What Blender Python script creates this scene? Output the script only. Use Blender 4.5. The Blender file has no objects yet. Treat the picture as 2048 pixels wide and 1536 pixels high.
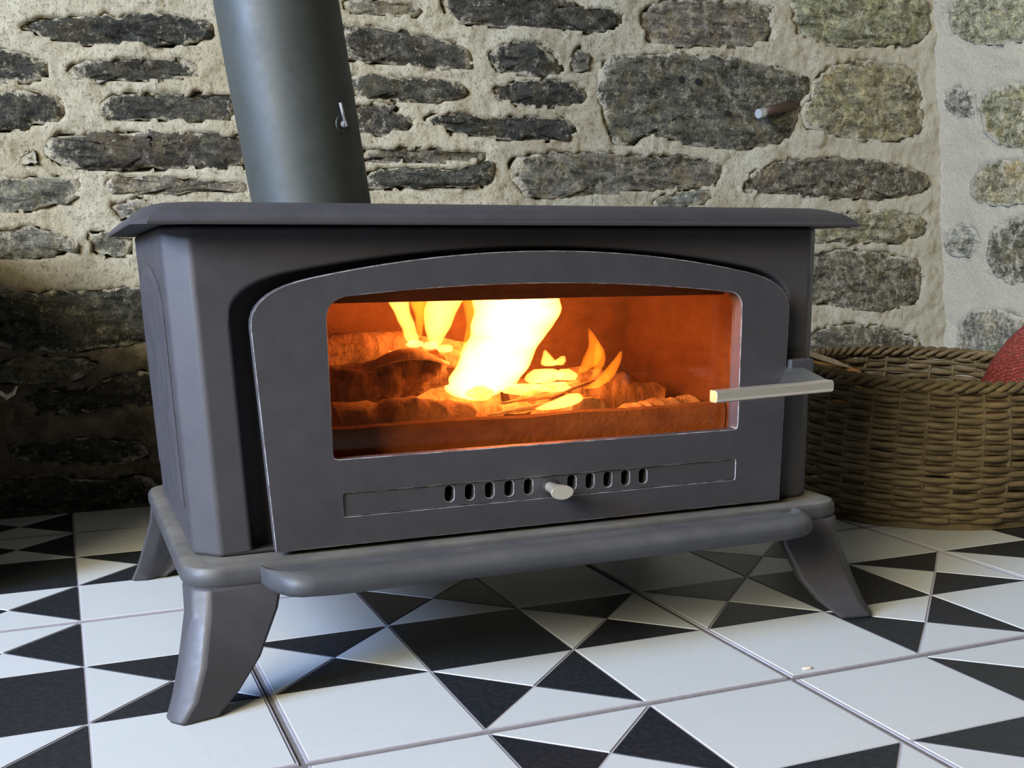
import bpy, bmesh, math, random
import numpy as np
from mathutils import Vector, Matrix, noise
R = random.Random(7)
PI = math.pi
sc = bpy.context.scene
col = sc.collection

# ------------------------------------------------------------------ camera
f_px, pitch, yaw, roll = 2200.67, 0.2403, 0.3888, 0.0108
cam_pos = Vector((-0.142, -0.7949, 0.374))
fwd = Vector((math.sin(yaw)*math.cos(pitch), math.cos(yaw)*math.cos(pitch), -math.sin(pitch)))
right = Vector((math.cos(yaw), -math.sin(yaw), 0))
down = fwd.cross(right)
r2 = right*math.cos(roll) + down*math.sin(roll)
d2 = -right*math.sin(roll) + down*math.cos(roll)
cam_data = bpy.data.cameras.new('camera')
cam_data.sensor_width = 36.0
cam_data.lens = f_px*36.0/2048
cam_data.shift_x = -19.24/2048
cam_data.shift_y = 301.9/2048
cam_data.clip_start = 0.02
cam = bpy.data.objects.new('camera', cam_data)
m = Matrix((r2, -d2, -fwd)).transposed().to_4x4()
m.translation = cam_pos
cam.matrix_world = m
col.objects.link(cam)
sc.camera = cam

# ------------------------------------------------------------------ world, window light, exposure
world = bpy.data.worlds.new('room_ambience')
sc.world = world
world.use_nodes = True
bg = world.node_tree.nodes['Background']
bg.inputs[0].default_value = (1.0, 0.97, 0.92, 1)
bg.inputs[1].default_value = 0.05
tgt = Vector((0.25, 0.2, 0.25))
def window_light(name, az, el, dist, w, hgt, watt, colour):
    az, el = math.radians(az), math.radians(el)
    wl = bpy.data.lights.new(name, 'AREA'); wl.shape = 'RECTANGLE'; wl.size = w; wl.size_y = hgt
    wl.energy = watt; wl.color = colour
    wo = bpy.data.objects.new(name, wl)
    wo.location = tgt + dist*Vector((-math.cos(el)*math.cos(az), -math.cos(el)*math.sin(az), math.sin(el)))
    wo.rotation_euler = (tgt-wo.location).to_track_quat('-Z', 'Y').to_euler()
    col.objects.link(wo)
window_light('window_daylight', 13, 22, 3.6, 1.2, 1.1, 330, (0.38, 0.58, 1.0))     # blue sky through the window on the left
window_light('room_daylight', 30, 26, 4.6, 2.4, 2.0, 405, (1.0, 0.91, 0.61))       # paler, warmer light of the room in front
sc.view_settings.view_transform = 'Standard'
sc.view_settings.look = 'None'
sc.view_settings.gamma = 1
sc.view_settings.use_curve_mapping = False
sc.view_settings.exposure = 0.0
sc.cycles.use_denoising = True
sc.cycles.max_bounces = 10
sc.cycles.transparent_max_bounces = 24
sc.cycles.sample_clamp_indirect = 4.0

# ------------------------------------------------------------------ materials
def new_mat(name):
    mt = bpy.data.materials.new(name); mt.use_nodes = True
    nt = mt.node_tree; nt.nodes.clear()
    out = nt.nodes.new('ShaderNodeOutputMaterial')
    return mt, nt, out
class NT:
    def __init__(s, nt): s.nt = nt
    def n(s, t, **kw):
        nd = s.nt.nodes.new(t)
        for k, v in kw.items(): setattr(nd, k, v)
        return nd
    def l(s, a, b): s.nt.links.new(a, b)
    def coord(s, scale=(1, 1, 1), which='Object'):
        tc = s.n('ShaderNodeTexCoord'); mp = s.n('ShaderNodeMapping')
        mp.inputs['Scale'].default_value = scale
        s.l(tc.outputs[which], mp.inputs[0]); return mp.outputs[0]
    def pos(s, scale=(1, 1, 1)):
        g = s.n('ShaderNodeNewGeometry'); mp = s.n('ShaderNodeMapping')
        mp.inputs['Scale'].default_value = scale
        s.l(g.outputs['Position'], mp.inputs[0]); return mp.outputs[0]
    def noise(s, vec, scale, detail=6, rough=0.6, dist=0.0):
        nd = s.n('ShaderNodeTexNoise'); nd.inputs['Scale'].default_value = scale
        nd.inputs['Detail'].default_value = detail; nd.inputs['Roughness'].default_value = rough
        nd.inputs['Distortion'].default_value = dist
        s.l(vec, nd.inputs['Vector']); return nd.outputs['Fac']
    def ramp(s, fac, stops, interp='LINEAR'):
        nd = s.n('ShaderNodeValToRGB'); cr = nd.color_ramp; cr.interpolation = interp
        while len(cr.elements) < len(stops): cr.elements.new(0.5)
        for e, (p, c) in zip(cr.elements, stops):
            e.position = p; e.color = (c, c, c, 1) if isinstance(c, (int, float)) else (*c, 1)
        s.l(fac, nd.inputs[0]); return nd.outputs[0]
    def mix(s, fac, a, b, mode='MIX'):
        nd = s.n('ShaderNodeMix', data_type='RGBA', blend_type=mode)
        for sock, v in ((nd.inputs[0], fac), (nd.inputs[6], a), (nd.inputs[7], b)):
            if isinstance(v, (int, float)): sock.default_value = v
            elif isinstance(v, tuple): sock.default_value = (*v, 1)
            else: s.l(v, sock)
        return nd.outputs[2]
    def math(s, op, a, b=0.0, clamp=False):
        nd = s.n('ShaderNodeMath', operation=op); nd.use_clamp = clamp
        for sock, v in zip(nd.inputs, (a, b)):
            if isinstance(v, (int, float)): sock.default_value = v
            else: s.l(v, sock)
        return nd.outputs[0]
    def bump(s, h, strength, dist=0.002):
        nd = s.n('ShaderNodeBump'); nd.inputs['Strength'].default_value = strength
        nd.inputs['Distance'].default_value = dist
        s.l(h, nd.inputs['Height']); return nd.outputs[0]
    def bsdf(s, out, color, rough=0.5, metal=0.0, normal=None, spec=0.5):
        b = s.n('ShaderNodeBsdfPrincipled')
        for k, v in (('Base Color', color), ('Roughness', rough), ('Metallic', metal)):
            if isinstance(v, tuple): b.inputs[k].default_value = (*v, 1)
            elif isinstance(v, (int, float)): b.inputs[k].default_value = v
            else: s.l(v, b.inputs[k])
        b.inputs['Specular IOR Level'].default_value = spec
        if normal is not None: s.l(normal, b.inputs['Normal'])
        s.l(b.outputs[0], out.inputs[0]); return b

def enamel(name, base, dust=0.0, rough=0.52, wear=0.0):
    mt, nt, out = new_mat(name); s = NT(nt)
    p = s.pos()
    c = s.mix(s.ramp(s.noise(p, 26, 5), [(0.3, 0.0), (0.75, 1.0)]), base, tuple(x*1.18 for x in base))
    if wear:
        w = s.ramp(s.noise(p, 60, 4, 0.7), [(0.42, 0.0), (0.58, 1.0)])
        c = s.mix(s.math('MULTIPLY', w, wear), c, (0.42, 0.41, 0.42))
    if dust:
        g = s.n('ShaderNodeNewGeometry'); sep = s.n('ShaderNodeSeparateXYZ'); s.l(g.outputs['Normal'], sep.inputs[0])
        up = s.ramp(sep.outputs[2], [(0.35, 0.0), (0.95, 1.0)])
        dn = s.ramp(s.noise(p, 18, 5, 0.7), [(0.25, 0.25), (0.7, 1.0)])
        c = s.mix(s.math('MULTIPLY', s.math('MULTIPLY', up, dn), dust), c, (0.34, 0.30, 0.24))
    fine = s.noise(p, 900, 2, 0.5)
    s.bsdf(out, c, s.ramp(s.noise(p, 40, 4), [(0.3, rough-0.06), (0.7, rough+0.1)]), 0.0, s.bump(fine, 0.18, 0.0006), 0.5)
    return mt
M = {}
M['enamel'] = enamel('stove_enamel', (0.034, 0.031, 0.036))
M['enamel_dusty'] = enamel('stove_enamel_dusty', (0.036, 0.035, 0.038), dust=0.34)
M['enamel_edge'] = enamel('stove_enamel_worn_edge', (0.085, 0.078, 0.085), wear=0.5)
M['enamel_dark'] = enamel('stove_inner_iron', (0.022, 0.018, 0.02), rough=0.6)
M['enamel_lip'] = enamel('ash_lip_enamel', (0.034, 0.035, 0.041), dust=0.14)
M['flue'] = enamel('flue_enamel', (0.028, 0.032, 0.030), rough=0.5)

def metal(name, c, rough, m=1.0):
    mt, nt, out = new_mat(name); s = NT(nt)
    p = s.coord((6, 400, 400))
    s.bsdf(out, c, s.ramp(s.noise(p, 3, 3), [(0.3, rough-0.05), (0.7, rough+0.08)]), m)
    return mt
M['steel'] = metal('brushed_steel', (0.92, 0.83, 0.70), 0.30, 0.85)
M['dull_metal'] = metal('dull_grey_metal', (0.36, 0.36, 0.36), 0.45)
M['rust'] = metal('rusty_iron', (0.16, 0.11, 0.09), 0.6)
M['pin_tip'] = metal('bright_cut_steel', (0.75, 0.75, 0.74), 0.5)

def glaze(name, c, speck, amt, rough):
    mt, nt, out = new_mat(name); s = NT(nt)
    p = s.pos()
    k = s.mix(s.math('MULTIPLY', s.ramp(s.noise(p, 170, 4, 0.7), [(0.45, 0.0), (0.75, 1.0)]), amt), c, speck)
    k = s.mix(s.math('MULTIPLY', s.ramp(s.noise(p, 9, 4, 0.6), [(0.4, 0.0), (0.8, 1.0)]), 0.18), k, tuple(x*0.82 for x in c))
    s.bsdf(out, k, rough, 0.0, s.bump(s.noise(p, 120, 3), 0.10, 0.0008), 0.32)
    return mt
M['tile_white'] = glaze('white_tile_glaze', (0.45, 0.455, 0.455), (0.35, 0.35, 0.35), 0.25, 0.42)
M['tile_black'] = glaze('black_tile_glaze', (0.011, 0.013, 0.016), (0.04, 0.04, 0.045), 0.5, 0.40)
M['tile_groove'] = glaze('tile_groove_grey', (0.30, 0.28, 0.32), (0.2, 0.19, 0.2), 0.5, 0.7)
M['grout'] = glaze('floor_grout', (0.14, 0.128, 0.125), (0.06, 0.05, 0.05), 0.6, 0.85)

def mortar_mat(name, ca, cb, stain_shade=True):
    mt, nt, out = new_mat(name); s = NT(nt)
    p = s.pos()
    c = s.mix(s.ramp(s.noise(p, 14, 6, 0.65), [(0.3, 0.0), (0.7, 1.0)]), ca, cb)
    c = s.mix(s.ramp(s.noise(p, 5, 4, 0.6), [(0.48, 0.0), (0.72, 0.65)]), c, (0.52, 0.41, 0.24))
    c = s.mix(s.ramp(s.noise(p, 160, 4, 0.75), [(0.52, 0.0), (0.66, 0.85)]), c, (0.24, 0.19, 0.13))
    # brown dirt low on the left wall, with the shade there painted in
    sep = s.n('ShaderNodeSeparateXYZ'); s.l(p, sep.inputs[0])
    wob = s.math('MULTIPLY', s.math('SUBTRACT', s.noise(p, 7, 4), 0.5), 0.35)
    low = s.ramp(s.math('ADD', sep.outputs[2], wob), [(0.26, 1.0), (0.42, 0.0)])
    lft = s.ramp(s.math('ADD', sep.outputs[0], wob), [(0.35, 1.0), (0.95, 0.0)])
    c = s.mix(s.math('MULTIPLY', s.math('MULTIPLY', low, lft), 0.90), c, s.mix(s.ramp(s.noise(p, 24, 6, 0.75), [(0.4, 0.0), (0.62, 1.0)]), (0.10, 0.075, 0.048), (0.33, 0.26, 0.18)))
    c = s.mix(s.ramp(s.math('ADD', s.math('MULTIPLY', sep.outputs[0], 0.5), wob), [(0.50, 0.0), (0.78, 0.7)]), c, (0.76, 0.72, 0.61))   # paler towards the right-hand corner
    h = s.mix(0.5, s.noise(p, 230, 6, 0.8), s.noise(p, 75, 6, 0.75))
    s.bsdf(out, c, 0.92, 0.0, s.bump(h, 1.0, 0.016), 0.15)
    return mt
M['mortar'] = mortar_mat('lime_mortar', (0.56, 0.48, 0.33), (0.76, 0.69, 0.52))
M['mortar_pale'] = mortar_mat('pale_mortar', (0.60, 0.56, 0.46), (0.78, 0.74, 0.64))  # paler copy of the mortar for the right wall

def stone_mat():
    mt, nt, out = new_mat('rubble_stone'); s = NT(nt)
    p = s.pos()
    oi = s.n('ShaderNodeObjectInfo')
    base = oi.outputs['Color']
    strata = s.noise(s.pos((1, 1, 4.5)), 22, 6, 0.7, 0.4)
    c = s.mix(s.ramp(strata, [(0.38, 0.0), (0.60, 1.0)]), s.mix(1.0, base, (0.22, 0.21, 0.20), 'MULTIPLY'), base)
    c = s.mix(s.ramp(s.noise(p, 55, 6, 0.8), [(0.50, 0.0), (0.66, 0.85)]), c, s.mix(1.0, base, (2.3, 2.2, 1.95), 'MULTIPLY'))
    c = s.mix(s.ramp(s.noise(p, 11, 5, 0.7), [(0.54, 0.0), (0.72, 0.65)]), c, s.mix(1.0, base, (1.6, 1.2, 0.62), 'MULTIPLY'))   # rusty lichen
    c = s.mix(s.ramp(s.noise(p, 17, 5, 0.7), [(0.58, 0.0), (0.74, 0.6)]), c, s.mix(1.0, base, (1.05, 1.2, 0.6), 'MULTIPLY'))     # green lichen
    c = s.mix(s.ramp(s.noise(p, 105, 6, 0.8), [(0.53, 0.0), (0.63, 0.8)]), c, s.mix(1.0, base, (0.14, 0.13, 0.12), 'MULTIPLY'))  # pits
    at = s.n('ShaderNodeAttribute', attribute_name='edge')
    sepx = s.n('ShaderNodeSeparateXYZ'); s.l(p, sepx.inputs[0])
    x_pale = s.ramp(s.math('MULTIPLY', sepx.outputs[0], 0.5), [(0.45, 0.0), (0.80, 0.30)])  # stones get paler towards the right
    big = s.math('MULTIPLY', s.math('SUBTRACT', s.noise(p, 34, 6, 0.78), 0.5), 2.6)
    e = s.math('ADD', at.outputs['Fac'], s.math('ADD', big, s.math('MULTIPLY', s.math('SUBTRACT', s.noise(p, 130, 5, 0.8), 0.5), 1.6)))
    sm = s.ramp(s.math('ADD', s.noise(p, 62, 6, 0.85), s.math('MULTIPLY', x_pale, 0.22)), [(0.56, 0.0), (0.66, 0.75)])
    lime = s.math('MAXIMUM', s.ramp(e, [(0.66, 0.0), (0.95, 0.95)]), sm)
    c = s.mix(lime, c, s.mix(s.math('MULTIPLY', x_pale, 3.0), s.mix(s.noise(p, 20, 4), (0.44, 0.38, 0.27), (0.64, 0.57, 0.43)), (0.66, 0.63, 0.54)))
    h = s.mix(0.45, s.noise(s.pos((1, 1, 3.0)), 60, 7, 0.75), s.noise(p, 220, 4, 0.7))
    s.bsdf(out, c, 0.85, 0.0, s.bump(h, 1.0, 0.014), 0.2)
    return mt
M['stone'] = stone_mat()

def wood_mat(name, a, b, scale=(60, 60, 6), rough=0.75, bump=0.6):
    mt, nt, out = new_mat(name); s = NT(nt)
    v = s.coord(scale)
    n1 = s.noise(v, 1.5, 6, 0.7, 0.5); n2 = s.noise(s.coord(), 45, 6, 0.7)
    c = s.mix(s.ramp(n1, [(0.3, 0.0), (0.68, 1.0)]), a, b)
    c = s.mix(s.ramp(n2, [(0.55, 0.0), (0.75, 0.7)]), c, tuple(x*0.35 for x in a))
    s.bsdf(out, c, rough, 0.0, s.bump(s.mix(0.5, n1, n2), bump, 0.006), 0.3)
    return mt
M['bark'] = wood_mat('charred_bark', (0.14, 0.105, 0.075), (0.46, 0.37, 0.27), bump=1.0)
M['bark_pale'] = wood_mat('ashy_bark', (0.30, 0.25, 0.19), (0.62, 0.54, 0.42), bump=1.0)
M['dark_wood'] = wood_mat('dark_weathered_wood', (0.035, 0.024, 0.013), (0.10, 0.07, 0.035))
M['pale_wood'] = wood_mat('pale_split_wood', (0.50, 0.41, 0.30), (0.72, 0.64, 0.52), bump=0.3)
M['orange_wood'] = wood_mat('orange_brown_wood', (0.25, 0.11, 0.03), (0.42, 0.21, 0.07), bump=0.4)
M['wicker'] = wood_mat('wicker_willow', (0.060, 0.041, 0.021), (0.165, 0.122, 0.066), (14, 14, 40), 0.55, 0.4)
M['wicker_dark'] = wood_mat('wicker_stake', (0.06, 0.042, 0.022), (0.15, 0.11, 0.06), (14, 14, 10), 0.6, 0.4)

def brick_mat(name, ca, cb):
    mt, nt, out = new_mat(name); s = NT(nt)
    p = s.pos()
    c = s.mix(s.ramp(s.noise(p, 16, 6, 0.7), [(0.3, 0.0), (0.7, 1.0)]), ca, cb)
    c = s.mix(s.ramp(s.noise(s.pos((1, 1, 5)), 30, 5, 0.7), [(0.5, 0.0), (0.75, 0.5)]), c, (0.14, 0.10, 0.07))
    s.bsdf(out, c, 0.9, 0.0, s.bump(s.noise(p, 90, 5, 0.7), 0.6, 0.003), 0.2)
    return mt
M['brick'] = brick_mat('fire_brick_board', (0.17, 0.10, 0.062), (0.31, 0.19, 0.115))
M['brick_dimmed'] = brick_mat('dimmed_side_brick', (0.09, 0.050, 0.032), (0.17, 0.095, 0.058))  # darker copy of the fire brick: weaker firelight put into its colour

def glass_mat():
    mt, nt, out = new_mat('sooty_stove_glass'); s = NT(nt)
    p = s.pos()
    soot = s.ramp(s.noise(s.pos((1, 1, 3)), 9, 6, 0.7, 0.3), [(0.45, 0.0), (0.8, 0.55)])
    c = s.mix(soot, (0.99, 0.77, 0.57), (0.74, 0.47, 0.31))
    t = s.n('ShaderNodeBsdfTransparent'); s.l(c, t.inputs[0])
    g = s.n('ShaderNodeBsdfGlossy'); g.inputs['Roughness'].default_value = 0.06
    mx = s.n('ShaderNodeMixShader'); mx.inputs[0].default_value = 0.035
    s.l(t.outputs[0], mx.inputs[1]); s.l(g.outputs[0], mx.inputs[2]); s.l(mx.outputs[0], out.inputs[0])
    return mt
M['glass'] = glass_mat()

def flame_mat(name, color, strength):
    mt, nt, out = new_mat(name); s = NT(nt)
    e = s.n('ShaderNodeEmission'); e.inputs[0].default_value = (*color, 1); e.inputs[1].default_value = strength
    s.l(e.outputs[0], out.inputs['Volume'])
    return mt
M['flame'] = flame_mat('flame_gas', (1.0, 0.42, 0.12), 560.0)
M['flame_thin'] = flame_mat('flame_gas_thin', (1.0, 0.37, 0.03), 170.0)

def ember_mat(name, hot, cool, strength):
    mt, nt, out = new_mat(name); s = NT(nt)
    p = s.pos()
    n1 = s.ramp(s.noise(p, 70, 5, 0.7), [(0.35, 0.0), (0.65, 1.0)])
    b = s.n('ShaderNodeBsdfPrincipled'); b.inputs['Base Color'].default_value = (0.2, 0.13, 0.08, 1); b.inputs['Roughness'].default_value = 0.9
    s.l(s.mix(n1, cool, hot), b.inputs['Emission Color']); b.inputs['Emission Strength'].default_value = strength
    s.l(b.outputs[0], out.inputs[0])
    return mt
M['ember'] = ember_mat('glowing_ember', (1.0, 0.55, 0.14), (0.9, 0.20, 0.02), 2.6)
M['ember_hot'] = ember_mat('white_hot_ember', (1.0, 0.72, 0.28), (1.0, 0.50, 0.08), 5.0)

def net_mat():
    mt, nt, out = new_mat('red_net'); s = NT(nt)
    v = s.coord((1, 1, 1))
    w1 = s.n('ShaderNodeTexWave', wave_type='BANDS', bands_direction='DIAGONAL'); w1.inputs['Scale'].default_value = 75; w1.inputs['Distortion'].default_value = 5; w1.inputs['Detail Scale'].default_value = 3
    s.l(v, w1.inputs[0])
    c = s.mix(w1.outputs['Fac'], (0.07, 0.008, 0.006), (0.30, 0.036, 0.024))
    s.bsdf(out, c, 0.5, 0.0, s.bump(w1.outputs['Fac'], 0.7, 0.003))
    return mt
M['net'] = net_mat()
def plain(name, c, rough=0.9):
    mt, nt, out = new_mat(name); s = NT(nt)
    k = s.mix(s.noise(s.pos(), 80, 4), tuple(x*0.85 for x in c), c)
    s.bsdf(out, k, rough); return mt
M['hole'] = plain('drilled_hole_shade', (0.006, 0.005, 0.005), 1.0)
M['tag'] = plain('white_tag', (0.7, 0.68, 0.66), 0.5)

# ------------------------------------------------------------------ mesh helpers
def link(name, mesh, parent=None, mats=(), smooth=False, loc=None):
    o = bpy.data.objects.new(name, mesh); col.objects.link(o)
    if parent is not None: o.parent = parent
    if loc is not None: o.location = loc
    for mm in mats: mesh.materials.append(M[mm])
    if smooth:
        for p in mesh.polygons: p.use_smooth = True
    return o
def obj(name, bm, mats, parent=None, smooth=False, loc=None):
    bmesh.ops.recalc_face_normals(bm, faces=bm.faces)
    me = bpy.data.meshes.new(name); bm.to_mesh(me); bm.free()
    if isinstance(mats, str): mats = (mats,)
    return link(name, me, parent, mats, smooth, loc)
def empty(name, loc=(0, 0, 0)):
    o = bpy.data.objects.new(name, None); o.location = loc; o.empty_display_size = 0.05
    col.objects.link(o); return o
def tag(o, label, cat, group=None):
    o['label'] = label; o['category'] = cat
    if group: o['group'] = group
    return o
def struct(o): o['kind'] = 'structure'; return o
def bevel(o, w, seg=2, ang=35, material=-1):
    md = o.modifiers.new('bevel', 'BEVEL'); md.width = w; md.segments = seg
    md.limit_method = 'ANGLE'; md.angle_limit = math.radians(ang); md.material = material
    md.use_clamp_overlap = True
    return o
def smooth_by_angle(o, ang=40):
    me = o.data
    for p in me.polygons: p.use_smooth = True
    bm = bmesh.new(); bm.from_mesh(me)
    for e in bm.edges:
        if len(e.link_faces) == 2 and e.calc_face_angle(0) > math.radians(ang): e.smooth = False
    bm.to_mesh(me); bm.free(); return o
def box(bm, x0, x1, y0, y1, z0, z1, mi=0):
    vs = [bm.verts.new((x, y, z)) for z in (z0, z1) for y in (y0, y1) for x in (x0, x1)]
    for q in ((0, 1, 3, 2), (4, 6, 7, 5), (0, 4, 5, 1), (2, 3, 7, 6), (0, 2, 6, 4), (1, 5, 7, 3)):
        fc = bm.faces.new([vs[i] for i in q]); fc.material_index = mi
def loft(bm, loops, cap0=True, cap1=True, closed=True, mi=0):
    rings = [[bm.verts.new(p) for p in lp] for lp in loops]
    n = len(rings[0])
    for a, b in zip(rings, rings[1:]):
        for i in range(n if closed else n-1):
            j = (i+1) % n
            fc = bm.faces.new((a[i], a[j], b[j], b[i])); fc.material_index = mi
    if cap0: bm.faces.new(rings[0][::-1]).material_index = mi
    if cap1: bm.faces.new(rings[-1]).material_index = mi
    return rings
def frame_axes(t):
    t = t.normalized()
    a = Vector((0, 0, 1)) if abs(t.z) < 0.85 else Vector((0, 1, 0))
    u = a.cross(t).normalized(); return u, t.cross(u).normalized()
def tube(bm, pts, radii, n=10, squash=1.0, rough=0.0, seed=0, cap=True, mi=0):
    loops = []
    pts = [Vector(p) for p in pts]
    for i, p in enumerate(pts):
        t = pts[min(i+1, len(pts)-1)] - pts[max(i-1, 0)]
        u, v = frame_axes(t)
        r = radii[i] if isinstance(radii, (list, tuple)) else radii
        lp = []
        for k in range(n):
            a = 2*PI*k/n
            q = p + (u*math.cos(a) + v*math.sin(a)*squash)*r
            if rough:
                q = p + (q-p)*(1 + rough*noise.noise(Vector((math.cos(a)*1.6+seed, math.sin(a)*1.6+seed*2.3, i*0.45+seed))))
            lp.append(q)
        loops.append(lp)
    return loft(bm, loops, cap, cap, mi=mi)
def plate(bm, outer, holes, y0, y1, mi=0, shell=False):
    """Upright plate between y0 and y1 with the outline OUTER and HOLES, all lists of (x, z)."""
    front = []
    for loop in [outer]+holes:
        vs = [bm.verts.new((x, y0, z)) for x, z in loop]
        es = [bm.edges.new((vs[i], vs[(i+1) % len(vs)])) for i in range(len(vs))]
        front.append((vs, es))
    geo = bmesh.ops.triangle_fill(bm, edges=[e for _, es in front for e in es], use_beauty=True, use_dissolve=False)
    faces = [g for g in geo['geom'] if isinstance(g, bmesh.types.BMFace)]
    mp = {}
    for vs, _ in front:
        for v in vs: mp[v] = bm.verts.new((v.co.x, y1, v.co.z))
    for fc in faces:
        fc.material_index = mi
        if not shell: bm.faces.new([mp[v] for v in reversed(fc.verts)]).material_index = mi
    for vs, _ in (front[1:] if shell else front):
        for i in range(len(vs)):
            a, b = vs[i], vs[(i+1) % len(vs)]
            bm.faces.new((a, b, mp[b], mp[a])).material_index = mi
def rrect(x0, x1, z0, z1, r, n=5):
    pts = []
    for cx, cz, a0 in ((x1-r, z0+r, -PI/2), (x1-r, z1-r, 0), (x0+r, z1-r, PI/2), (x0+r, z0+r, PI)):
        for k in range(n+1):
            a = a0+PI/2*k/n; pts.append((cx+r*math.cos(a), cz+r*math.sin(a)))
    return pts
def bez(p0, p1, p2, n):
    return [((1-t)**2*p0[0]+2*t*(1-t)*p1[0]+t*t*p2[0], (1-t)**2*p0[1]+2*t*(1-t)*p1[1]+t*t*p2[1]) for t in [k/n for k in range(n+1)]]
def arch(xl, xr, xbl, xbr, zb, zs, zc, ztop, rc, n=20):
    """Door-like outline: straight foot, sides up to zs, bent corner of width rc meeting the shallow arch (zc at its ends, ztop in the middle)."""
    xm = (xl+xr)/2; hw = (xr-xl)/2-rc
    top = []
    for k in range(n+1):
        u = 1-2*k/n
        top.append((xm+hw*u, ztop-(ztop-zc)*u*u))
    sl = 2*(ztop-zc)/hw
    pr = bez((xr, zs), (xr, zc-sl*rc), (xm+hw, zc), 9)
    pl = bez((xm-hw, zc), (xl, zc-sl*rc), (xl, zs), 9)
    return [(xbl, zb), (xbr, zb)] + pr[:-1] + top + pl[1:]

# ------------------------------------------------------------------ setting: floor of patterned tiles
PITCH, GAP = 0.454, 0.006
def tile_bm():
    bm = bmesh.new(); c = 0.15; g = 0.0013; S = 0.45; e = (PITCH-GAP-S)/2
    lo, hi = -e, S+e
    box(bm, lo, hi, lo, hi, -0.009, -0.0008, 2)
    def piece(pts, mi):
        pts = [Vector((*p, 0)) for p in pts]; n = len(pts); ins = []
        for i in range(n):
            a, b, d = pts[i-1], pts[i], pts[(i+1) % n]
            u = (b-a).normalized(); w = (d-b).normalized()
            bis = (w-u).normalized(); s_ = abs(u.cross(w).z); s_ = max(s_, 1e-3)
            half = math.sqrt(max(1e-6, (1+u.dot(w))/2))
            ins.append(b + bis*(g/max(0.18, half)))
        lowv = [bm.verts.new((p.x, p.y, -0.0009)) for p in ins]
        cen = sum(ins, Vector())/n
        top = [bm.verts.new((p.x+(cen.x-p.x)*0.004, p.y+(cen.y-p.y)*0.004, 0)) for p in ins]
        bm.faces.new(top).material_index = mi
        for i in range(n):
            j = (i+1) % n; bm.faces.new((lowv[i], lowv[j], top[j], top[i])).material_index = mi
    for i in range(3):
        for j in range(3):
            x0, y0 = i*c, j*c; x1, y1 = x0+c, y0+c
            if i == 0: x0 -= e-0.0013
            if j == 0: y0 -= e-0.0013
            if i == 2: x1 += e-0.0013
            if j == 2: y1 += e-0.0013
            A, B, Cc, D = (x0, y0), (x1, y0), (x1, y1), (x0, y1); m_ = ((i+.5)*c, (j+.5)*c)
            if (i, j) == (1, 1): piece([A, B, Cc, D], 1)
            elif i != 1 and j != 1: piece([A, B, Cc, D], 0)
            else:
                tb = 1 if j == 1 else 0      # side squares: black above and below; top/bottom squares: black left and right
                piece([A, B, m_], tb); piece([Cc, D, m_], tb)
                piece([B, Cc, m_], 1-tb); piece([D, A, m_], 1-tb)
    bmesh.ops.recalc_face_normals(bm, faces=bm.faces)
    return bm
WALL_Y = 1.065
def right_x(z): return 1.507+0.148*(0.8714-z)
fb = bmesh.new(); box(fb, -1.4, 1.72, -1.3, WALL_Y+0.06, -0.05, -0.0022)
floor = struct(obj('floor', fb, 'grout'))
tile_me = bpy.data.meshes.new('tile'); tb_ = tile_bm(); tb_.to_mesh(tile_me); tb_.free()
for k in ('tile_white', 'tile_black', 'tile_groove'): tile_me.materials.append(M[k])
def cut_tile(cx, cy):
    b = tile_bm()
    for lim, no in ((cx, (1, 0, 0)), (cy, (0, 1, 0))):
        if lim is None: continue
        co = (lim, 0, 0) if no[0] else (0, lim, 0)
        r = bmesh.ops.bisect_plane(b, geom=b.verts[:]+b.edges[:]+b.faces[:], plane_co=co, plane_no=no, clear_outer=True)
        bmesh.ops.holes_fill(b, edges=[g for g in r['geom_cut'] if isinstance(g, bmesh.types.BMEdge)], sides=0)
    me = bpy.data.meshes.new('tile'); b.to_mesh(me); b.free()
    for k in ('tile_white', 'tile_black', 'tile_groove'): me.materials.append(M[k])
    return me
cut_cache = {}
for n in range(-3, 4):
    for mrow in range(-2, 3):
        x0, y0 = n*PITCH, mrow*PITCH
        cx = 1.61-x0 if x0+0.452 > 1.61 else None
        cy = WALL_Y-0.012-y0 if y0+0.452 > WALL_Y-0.012 else None
        if cx is None and cy is None: me = tile_me
        else:
            key = (cx is not None, cy is not None)
            if key not in cut_cache: cut_cache[key] = cut_tile(cx, cy)
            me = cut_cache[key]
        t = bpy.data.objects.new('tile', me); col.objects.link(t); t.parent = floor
        t.location = (x0, y0, R.uniform(-0.0003, 0.0003))

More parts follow.
